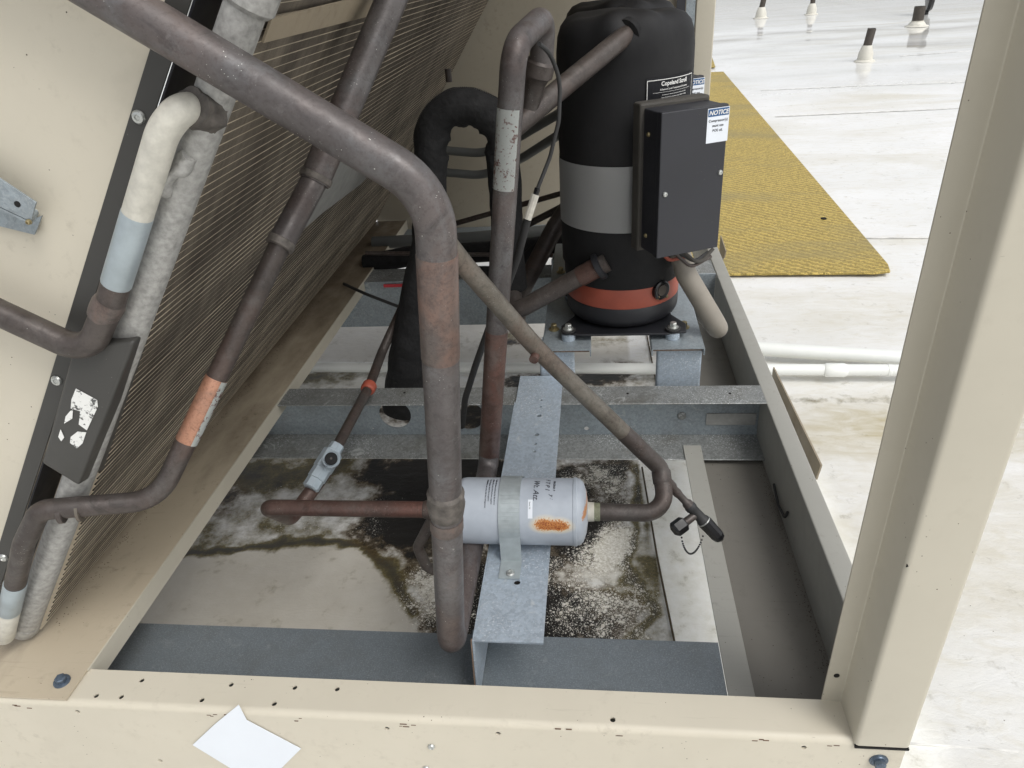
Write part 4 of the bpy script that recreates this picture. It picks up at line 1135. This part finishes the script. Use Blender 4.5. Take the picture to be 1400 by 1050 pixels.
# cable from the riser with white tag
w_ = [at(737, 60, y=1.02), at(752, 72, y=1.05), at(766, 110, y=1.07), at(764, 165, y=1.07), at(752, 215, y=1.07), at(735, 258, y=1.06)]
t = thing('sensor_cable', 'thin dark cable bowing out from the riser top, with white tag', 'cable', tuple(w_[0]))
mk('wire', TB(densify(fillet(w_, .06), .01), .0030, seg=10), 'rubber', t, smooth=True)
mk('tag', TB([at(732, 266, y=1.058), at(721, 300, y=1.05)], .0062, seg=10), 'white_enamel', t, 'crumpled white paper tag')
mk('wire_end', TB([at(735, 257, y=1.06), at(732, 268, y=1.058)], .0045, seg=10), 'black_gloss', t)
mk('sleeve', TB(densify(fillet([at(721, 300, y=1.05), at(708, 350, y=1.06), at(690, 400, y=1.08), at(668, 450, y=1.1), at(650, 500, y=1.14), at(636, 545, y=1.17), at(630, 600, y=1.28)], .1), .02), .0062, seg=12), 'rubber', t, smooth=True)
solo('loose_wire', TB(fillet([at(470, 388, y=1.8), at(500, 402, y=1.72), at(560, 425, y=1.7), at(600, 440, y=1.7)], .1), .0042, seg=8), 'rubber', 'black wire drooping in front of the rear cross beam', 'wire', base=(0, 0, 0), smooth=True)

# ================================================================== small bracket beam (Z section) under the drier
t = thing('drier_bracket', 'pale galvanised Z-shaped support beam carrying the filter drier', 'bracket', (-.115, .95, 0))
hl = []
for px, py, r in [(740, 547, .003), (739, 556, .003), (737, 568, .0048), (734, 594, .0048), (732, 607, .0032), (731, 617, .0034), (707, 796, .0048)]:
    q = at(px, py, z=.0055); hl.append((q.x, q.y, r))
bm = nb(); sheet(bm, [(-.1595, .617), (-.0705, .617), (-.0705, 1.296), (-.1595, 1.296)], hl, (0, 0, .0055), (1, 0, 0), (0, 1, 0), .0025)
mk('top_plate', bm, 'galv_light', t)
bm = nb()
extrude_poly(bm, [(-.1622, .600, -.0965), (-.1622, .617, .0055), (-.1622, 1.193, .0055), (-.1622, 1.193, .001), (-.1622, 1.150, .001), (-.1622, 1.150, -.0965)], (.0025, 0, 0), .0006)
mk('side_web', bm, 'galv_light', t)
mk('foot', BX(-.186, -.1625, .575, .72, -.0972, -.0950), 'galv_dark', t)
bm = nb(); extrude_poly(bm, [(-.1640, .600, -.0955), (-.1640, .6175, .005), (-.1640, .6205, .005), (-.1640, .603, -.0955)], (.0016, 0, 0)); mk('rusted_edge', bm, 'rust_edge', t)

# ================================================================== compressor rails, legs
ZT = .070
def rail(x0, x1, label):
    t = thing('mounting_rail', label, 'rail', ((x0 + x1) / 2, 1.5, ZT), 'compressor mounting rails')
    bm = nb(); section(bm, bent([(x0, ZT - .016), (x0, ZT), (x1, ZT), (x1, ZT - .016)], .003), ((0, 1.288, 0), (1, 0, 0), (0, 0, 1), (0, .63, 0)), -.0025)
    mk('channel', bm, 'galv', t, smooth=True)
    mk('inner_edge', BX(x0 + .004, x1 - .004, 1.30, 1.304, ZT - .012, ZT - .0035), 'rust_edge', t)
    return t
rail(-.112, -.012, 'left galvanised mounting rail under the compressors, holding two bolts in view')
rail(.108, .212, 'right galvanised mounting rail under the compressors, beside the tan conduit')
def leg(x0, x1, y0, label):
    t = thing('support_leg', label, 'leg', ((x0 + x1) / 2, y0, -.1), 'compressor support legs')
    bm = nb(); section(bm, bent([(x0 + .004, y0 + .05), (x0, y0), (x1, y0), (x1 - .004, y0 + .05)], .003), ((0, 0, -.1), (1, 0, 0), (0, 1, 0), (0, 0, ZT + .1 - .004)), -.0025)
    mk('channel', bm, 'galv_light', t, smooth=True)
    mk('slot_plate', BX(x0 + .006, x1 - .008, y0 - .004, y0 - .0035 + .003, ZT - .012, ZT - .008), 'hole', t)
leg(-.116, -.048, 1.305, 'galvanised support leg under the left mounting rail, behind the slanting pipe')
leg(.122, .207, 1.305, 'galvanised support leg under the right mounting rail')
leg(-.116, -.048, 1.80, 'rear left galvanised support leg under the mounting rail')
leg(.122, .207, 1.80, 'rear right galvanised support leg under the mounting rail')
mk_b = [((777, 452), 1.335, True), ((920, 450), 1.335, True), ((756, 446), 1.352, False), ((938, 443), 1.352, False)]

# ================================================================== compressor
CX, CY = .054, 1.45
def jacket(bm, r0, zlow, ztop, folds=True):
    prof = [(zlow, r0), (ztop - .10, r0), (ztop - .060, r0 * .995), (ztop - .036, r0 * .975), (ztop - .020, r0 * .93), (ztop - .009, r0 * .85), (ztop - .003, r0 * .72), (ztop, r0 * .4), (ztop, .002)]
    full = []
    for (za, ra), (zb, rb) in zip(prof, prof[1:]):
        m = max(1, int(math.hypot(zb - za, rb - ra) / .012))
        for k in range(m): full.append((za + (zb - za) * k / m, ra + (rb - ra) * k / m))
    full.append(prof[-1]); S_ = 72; rings = []
    for z, rr in full:
        ring = []
        for k in range(S_):
            a = 2 * math.pi * k / S_
            d = Vector((math.cos(a), math.sin(a), 0))
            p = Vector((CX, CY, z)) + d * rr
            if folds:
                # soft cloth ridges running out from the pipe hole and a shallow waviness
                p += d * (.0022 * noise.noise(Vector((math.cos(a) * 2, math.sin(a) * 2, z * 9)))) + Vector((0, 0, .006 * noise.noise(Vector((math.cos(a) * 1.7 * rr / r0, math.sin(a) * 1.7 * rr / r0, 7))) * max(0, (z - ztop + .2) / .2)))
                hd = (p - cin).length
                p += (d * .6 + Vector((0, 0, .8))) * .012 * math.exp(-((hd - .034) / .022) ** 2)
            ring.append(bm.verts.new(p))
        rings.append(ring)
    for i in range(len(rings) - 1):
        for k in range(S_): bm.faces.new((rings[i][k], rings[i][(k + 1) % S_], rings[i + 1][(k + 1) % S_], rings[i + 1][k]))
ct = thing('compressor', 'tall black jacketed scroll compressor in front, with control box and orange base band', 'compressor', (CX, CY, ZT), 'compressors on the mounting rails')
z = Vector((CX, CY, 0))
mk('foot_plate', (lambda bm: (extrude_poly(bm, [Vector((CX + x, CY + y, .082)) for x, y in [(-.125, -.12), (-.085, -.128), (.085, -.128), (.125, -.12), (.128, -.085), (.10, -.04), (.10, .04), (.128, .085), (.12, .125), (-.12, .125), (-.128, .085), (-.10, .04), (-.10, -.04), (-.128, -.085)]], (0, 0, .005), .0015), bm)[1])(nb()), 'black_base', ct)
mk('base_bowl', LT(z + Vector((0, 0, .0872)), z + Vector((0, 0, 1)), [(0, .098), (.004, .106), (.012, .1145), (.020, .1175), (.046, .1175), (.050, .115)], 64), 'black_base', ct, smooth=True)
mk('orange_band', LT(z + Vector((0, 0, .134)), z + Vector((0, 0, 1)), [(0, .1155), (.002, .1175), (.043, .1180), (.046, .116)], 64), 'orange_band', ct, smooth=True)
mk('shell', LT(z + Vector((0, 0, .177)), z + Vector((0, 0, 1)), [(0, .118), (.004, .1205), (.14, .1215), (.3, .1215)], 64), 'black_jacket', ct, smooth=True)
bm = nb(); jacket(bm, .1250, .40, .664); mk('jacket', bm, 'black_jacket', ct, smooth=True, auto=80)
mk('jacket_skirt', LT(z + Vector((0, 0, .21)), z + Vector((0, 0, 1)), [(0, .1235), (.002, .1245), (.21, .1250)], 64), 'black_jacket', ct, smooth=True)
mk('pipe_collar', ring_at(cin - (cin - e_).normalized() * .006, cin - e_, .019, .014, .006), 'black_cloth', ct, smooth=True)
def cyl_map(px, py, r=.1262):
    th0, z0 = on_cyl(px, py, CX, CY, r)
    return lambda c: Vector((CX + (r + c.z) * math.cos(th0 + c.x / r), CY + (r + c.z) * math.sin(th0 + c.x / r), z0 + c.y))
def cyl_plate(corners, r, mat, name, parent, rim=0, label=None):
    (tl, br) = corners
    t0_, z0 = on_cyl(*tl, CX, CY, r); t1_, z1 = on_cyl(*br, CX, CY, r)
    bm = nb(); n = 14; rows = []
    for i in range(n + 1):
        a = t0_ + (t1_ - t0_) * i / n
        rows.append([bm.verts.new((CX + r * math.cos(a), CY + r * math.sin(a), zz)) for zz in (z0, z1)])
    for i in range(n): bm.faces.new((rows[i][0], rows[i + 1][0], rows[i + 1][1], rows[i][1]))
    bmesh.ops.solidify(bm, geom=bm.faces[:], thickness=-.0004)
    return mk(name, bm, mat, parent, label, smooth=True)
cyl_plate(((764, 214), (874, 318)), .1268, 'label_grey', 'name_plate', ct, label='blank grey wrap-round plate')
cyl_plate(((884, 108), (944, 156)), .1264, 'black_paint', 'warning_label', ct)
# white border and lettering of the warning label
th0, z0 = on_cyl(884, 110, CX, CY, .1270); th1, z1 = on_cyl(943, 156, CX, CY, .1270)
Wd = (th1 - th0) * .127; Hd = z0 - z1
def wl(s, x, y, size, align='CENTER', bold=0):
    bm = text_mesh(s, size, .00008, align, bold)
    return map_verts(bm, lambda c: Vector((CX + (.1269 + c.z) * math.cos(th0 + (c.x + x) / .127), CY + (.1269 + c.z) * math.sin(th0 + (c.x + x) / .127), z0 + y + c.y)))
bm = nb()
def strip_rect(x0, x1, y0, y1):
    n = 10; rows = []
    for i in range(n + 1):
        a = th0 + (x0 + (x1 - x0) * i / n) / .127
        rows.append([bm.verts.new((CX + .1270 * math.cos(a), CY + .1270 * math.sin(a), z0 + yy)) for yy in (y0, y1)])
    for i in range(n): bm.faces.new((rows[i][0], rows[i + 1][0], rows[i + 1][1], rows[i][1]))
for r_ in [(.001, Wd - .001, -.001, -.0022), (.001, .0022, -.001, -Hd), (Wd - .0022, Wd - .001, -.001, -Hd + .01), (.012, Wd - .012, -.0218, -.0222)]: strip_rect(*r_)
mk('label_border', bm, 'print_white', ct)
for s, y, sz, b in [('Copeland Scroll', -.0115, .0098, .00025), ('Advanced Scroll Temperature Protection', -.0188, .0040, .00005), ('Compressor may run extremely hot to the touch.', -.0272, .0029, 0), ('Turn off and lock out power supply before servicing.', -.0316, .0029, 0), ('If compressor stops, wait for motor protector', -.0378, .0029, 0), ('to reset. This can take more than one hour.', -.0422, .0029, 0)]:
    mk('label_text', wl(s, Wd * .52, y, sz, 'CENTER', b), 'print_white', ct)
# control box: rotated 25 degrees
bA = at(905, 155, y=1.222); bB = at(995, 143, y=1.272)
ux = Vector((bB.x - bA.x, bB.y - bA.y, 0)); BW = ux.length; ux.normalize(); uy = Vector((-ux.y, ux.x, 0))
zb_t = (bA.z + bB.z) / 2; zb_b = (at(902, 352, y=1.222).z + at(982, 337, y=1.272).z) / 2
BM = Matrix((ux, uy, Vector((0, 0, 1)))).transposed().to_4x4(); BM.translation = Vector((bA.x, bA.y, zb_b))
HB = zb_t - zb_b
bp = lambda c: BM @ Vector(c)
def bxm(*a, **k):
    bm = nb(); vs = box(bm, *a, **k)
    for v_ in bm.verts: v_.co = BM @ v_.co
    return bm
mk('control_box', bxm(0, BW, .0005, .060, 0, HB, bev=.002, seg=2), 'black_paint', ct)
mk('box_cover', bxm(-.0015, BW + .0015, -.002, .012, -.0015, HB + .0015, bev=.0018, seg=2), 'black_paint', ct)
mk('box_base', bxm(-.008, BW + .004, .058, .085, -.006, HB + .008, bev=.004, seg=2), 'gasket', ct)
for x, y, z_, d in [(.010, -.002, HB * .46, -uy), (BW - .006, -.002, HB * .55, -uy)]:
    bm = nb(); panhead(bm, bp((x, y, z_)), d, .0046); mk('screw', bm, 'screw_zinc', ct, smooth=True)
for z_ in (HB * .84, HB * .12):
    bm = nb(); panhead(bm, bp((-.0005, .040, z_)), -ux, .0042); mk('screw', bm, 'screw_brass', ct, smooth=True)
# NOTICE sticker
def box_px(px, py): 
    p = on_plane(px, py, bp((0, -.0021, 0)), uy); q = BM.inverted() @ p; return q.x, q.z
sx0, sz0 = box_px(968, 149); sx1, sz1 = box_px(994, 192)
def fl(x0, x1, z0_, z1_, mat, name, off):
    mk(name, bxm(x0, x1, -.0021 - off, -.0021, z0_, z1_), mat, ct)
fl(sx0, sx1, sz1, sz0, 'paper', 'notice_sticker', .0004)
fl(sx0 + .001, sx1 - .001, sz0 - .0130, sz0 - .001, 'label_blue', 'notice_header', .0006)
def bt(s, x, zz, size, mat, bold=0, shear=0, align='CENTER'):
    bm = text_mesh(s, size, .00006, align, bold, shear)
    map_verts(bm, lambda c: bp((x + c.x, -.0029 - c.z, zz + c.y))); mk('notice_text', bm, mat, ct)
sm = (sx0 + sx1) / 2
bt('NOTICE', sm, sz0 - .0105, .0098, 'print_white', .00025, .25)
for s, k in (('Compressor(s)', 0), ('must use', 1), ('POE oil.', 2)): bt(s, sm, sz0 - .0215 - k * .0078, .0058, 'print_black', .00006)
# oil sight glass and brass bits at the foot
og_t, og_z = on_cyl(903, 396, CX, CY, .119)
od = Vector((math.cos(og_t), math.sin(og_t), 0)); og = Vector((CX, CY, og_z)) + od * .114
mk('oil_glass', LT(og, og + od, [(0, .020), (.010, .020), (.012, .017), (.010, .012)], 26), 'black_gloss', ct, smooth=True)
mk('oil_glass_lens', LT(og + od * .006, og + od, [(0, .0118), (.0050, .0112)], 22), 'stack_iron', ct, smooth=True)
for px, py in ((898, 406), (909, 404)):
    th_, zz = on_cyl(px, py, CX, CY, .119); d = Vector((math.cos(th_), math.sin(th_), 0)); p = Vector((CX, CY, zz)) + d * .1185
    bm = nb(); hexbolt(bm, p, d, .0036, .004, 1.3); mk('brass_screw', bm, 'screw_brass', ct, smooth=True)
# feet bolts
for (px, py), yb_, grom in mk_b:
    p = at(px, py, y=yb_)
    if grom:
        b0 = Vector((p.x, yb_, ZT))
        mk('grommet', LT(b0 + Vector((0, 0, .0005)), b0 + Vector((0, 0, 1)), [(0, .0145), (.0005, .0145), (.0125, .0145), (.013, .011)], 22), 'galv_light', ct, smooth=True)
        mk('washer', LT(b0 + Vector((0, 0, .0205)), b0 + Vector((0, 0, 1)), [(0, .0155), (.0025, .0155), (.003, .014)], 22), 'rubber', ct, smooth=True)
        bm = nb(); hexbolt(bm, b0 + Vector((0, 0, .0235)), (0, 0, 1), .0072, .008, 1.5); mk('foot_bolt', bm, 'screw_zinc', ct, smooth=True)
        bm = nb(); LT(b0 + Vector((0, .21, .0005)), b0 + Vector((0, .21, 1)), [(0, .0145), (.0005, .0145), (.0125, .0145), (.013, .011)], 22, bm); mk('grommet', bm, 'galv_light', ct, smooth=True)
    else:
        bm = nb(); hexbolt(bm, Vector((p.x, yb_ + .03, ZT)), (0, 0, 1), .0068, .010, 1.7); mk('foot_bolt', bm, 'screw_brass', ct, smooth=True)
# second compressor: a copy of the first and of each of its parts
c2_ = ct.copy(); C.objects.link(c2_); c2_.location = (CX + .002, CY + .325, ZT)
c2_['label'] = 'second black compressor standing behind the front one, only its dome and sticker edge showing'
for ch in list(ct.children):
    d = ch.copy(); C.objects.link(d); d.parent = c2_
# conduit on the right and wires under the box
t, fp = pipe('conduit', 'tan bent conduit dropping from the control box to the side rail', 'conduit', [at(925, 330, y=1.36), at(938, 375, y=1.345), at(984, 452, y=1.34), at(984, 452, y=1.34) + Vector((-.004, .22, -.06))], .0205, .035, 26)
t = thing('control_wires', 'bundle of brown wires looping under the control box', 'wires', tuple(at(950, 355, y=1.33)))
for k, (a, b, c_, m_) in enumerate([((915, 348), (945, 366), (972, 350), 'copper_dark'), ((912, 345), (950, 358), (968, 345), 'rubber'), ((925, 345), (955, 362), (975, 340), 'gasket'), ((900, 350), (915, 356), (935, 352), 'orange_band')]):
    mk('wire', TB(densify(fillet([at(*a, y=1.30) + Vector((0, 0, .012)), at(*b, y=1.31), at(*c_, y=1.33)], .02), .006), .0035, seg=8), m_, t, smooth=True)

# ================================================================== rear: back panel, rear post, hoses, insulated lines
t = thing('back_panel', 'shaded tan rear panel behind the hoses and riser', 'panel', (-.1, 2.405, 0))
mk('sheet', BX(-.76, .29, 2.40, 2.403, -.11, 1.12), 'tan_rear', t)
mk('bottom_rail', BX(-.76, .30, 2.33, 2.398, -.10, -.03, .002), 'galv', t)
t = thing('rear_post', 'tan rear corner post seen right behind the compressors', 'post', (.32, 2.4, 0))
bm = nb(); section(bm, bent([(.345, 2.45), (.345, 2.385), (.293, 2.385), (.293, 2.43)], .003), ((0, 0, -.1), (1, 0, 0), (0, 1, 0), (0, 0, 1.25)), .002)
mk('profile', bm, 'tan_clean', t, smooth=True)
mk('inner_strip', BX(.262, .288, 2.37, 2.373, -.05, 1.12), 'galv', t)
mk('inner_angle', BX(.235, .26, 2.372, 2.375, .2, 1.12), 'black_paint', t)
def hose(name, label, pts, r, m, group=None, y=None):
    t, fp = pipe(name, label, m, pts, r, .12, 14, 'hose', group); return t
hose('grey_hose', 'upper grey hose sagging across the back panel', [at(575, 195, y=2.3), at(612, 206, y=2.3), at(662, 210, y=2.3), at(712, 186, y=2.25), at(790, 140, y=2.1)], .0135, 'grey_hose', 'grey hoses across the back panel')
hose('grey_hose', 'lower grey hose sagging across the back panel', [at(575, 225, y=2.3), at(612, 236, y=2.3), at(660, 240, y=2.3), at(714, 216, y=2.25), at(790, 168, y=2.1)], .0135, 'grey_hose', 'grey hoses across the back panel')
hose('thin_rear_pipe', 'upper thin brown pipe crossing behind the riser', [at(600, 312, y=2.0), at(790, 258, y=1.9)], .0075, 'copper_dark', 'thin brown pipes behind the riser')
hose('thin_rear_pipe', 'lower thin brown pipe crossing behind the riser', [at(700, 318, y=1.95), at(790, 272, y=1.88)], .0095, 'copper_dark', 'thin brown pipes behind the riser')
hose('black_rear_line', 'thick black insulated line lying along the rear beam', [at(500, 362, y=1.98), at(560, 350, y=1.98), at(700, 342, y=1.98), at(800, 330, y=1.98)], .030, 'black_cloth')
hose('grey_rear_line', 'grey painted pipe above the black insulated line at the rear', [at(510, 332, y=2.15), at(640, 326, y=2.15), at(800, 312, y=2.15)], .020, 'grey_hose')
hose('brown_rear_line', 'thin brown pipe in front of the black insulated line', [at(500, 346, y=1.9), at(800, 350, y=1.9)], .006, 'copper_dark')
hose('sloping_rear_pipe', 'thick dark pipe sloping down left of the front compressor', [at(800, 250, y=1.62), at(758, 312, y=1.60), at(714, 396, y=1.58), at(706, 440, y=1.58)], .021, 'copper_dark')
hose('rear_elbow_line', 'black pipe elbow beside the riser above the rear beam', [at(640, 372, y=1.75), at(700, 372, y=1.75), at(745, 330, y=1.75)], .016, 'black_cloth')
solo('red_tag', BX(at(520, 400, y=1.8).x, at(562, 395, y=1.8).x, 1.838, 1.841, at(540, 400, y=1.8).z, at(540, 396, y=1.8).z), 'red_tag_m', 'small red tag strip lying on the rear beam', 'tag') if simple('red_tag_m', srgb(190, 50, 60), .5, 0, .1) else None
# ================================================================== top deck over the bay (out of frame, it shades the inside)
t = thing('fan_deck', 'tan sheet-metal fan deck closing the bay from above, out of frame', 'panel', (-.3, 1.4, 1.12))
mk('deck_sheet', BX(-1.3, .35, 1.20, 2.42, 1.125, 1.130), 'tan_dirty', t)
print('script done', len(bpy.data.objects))
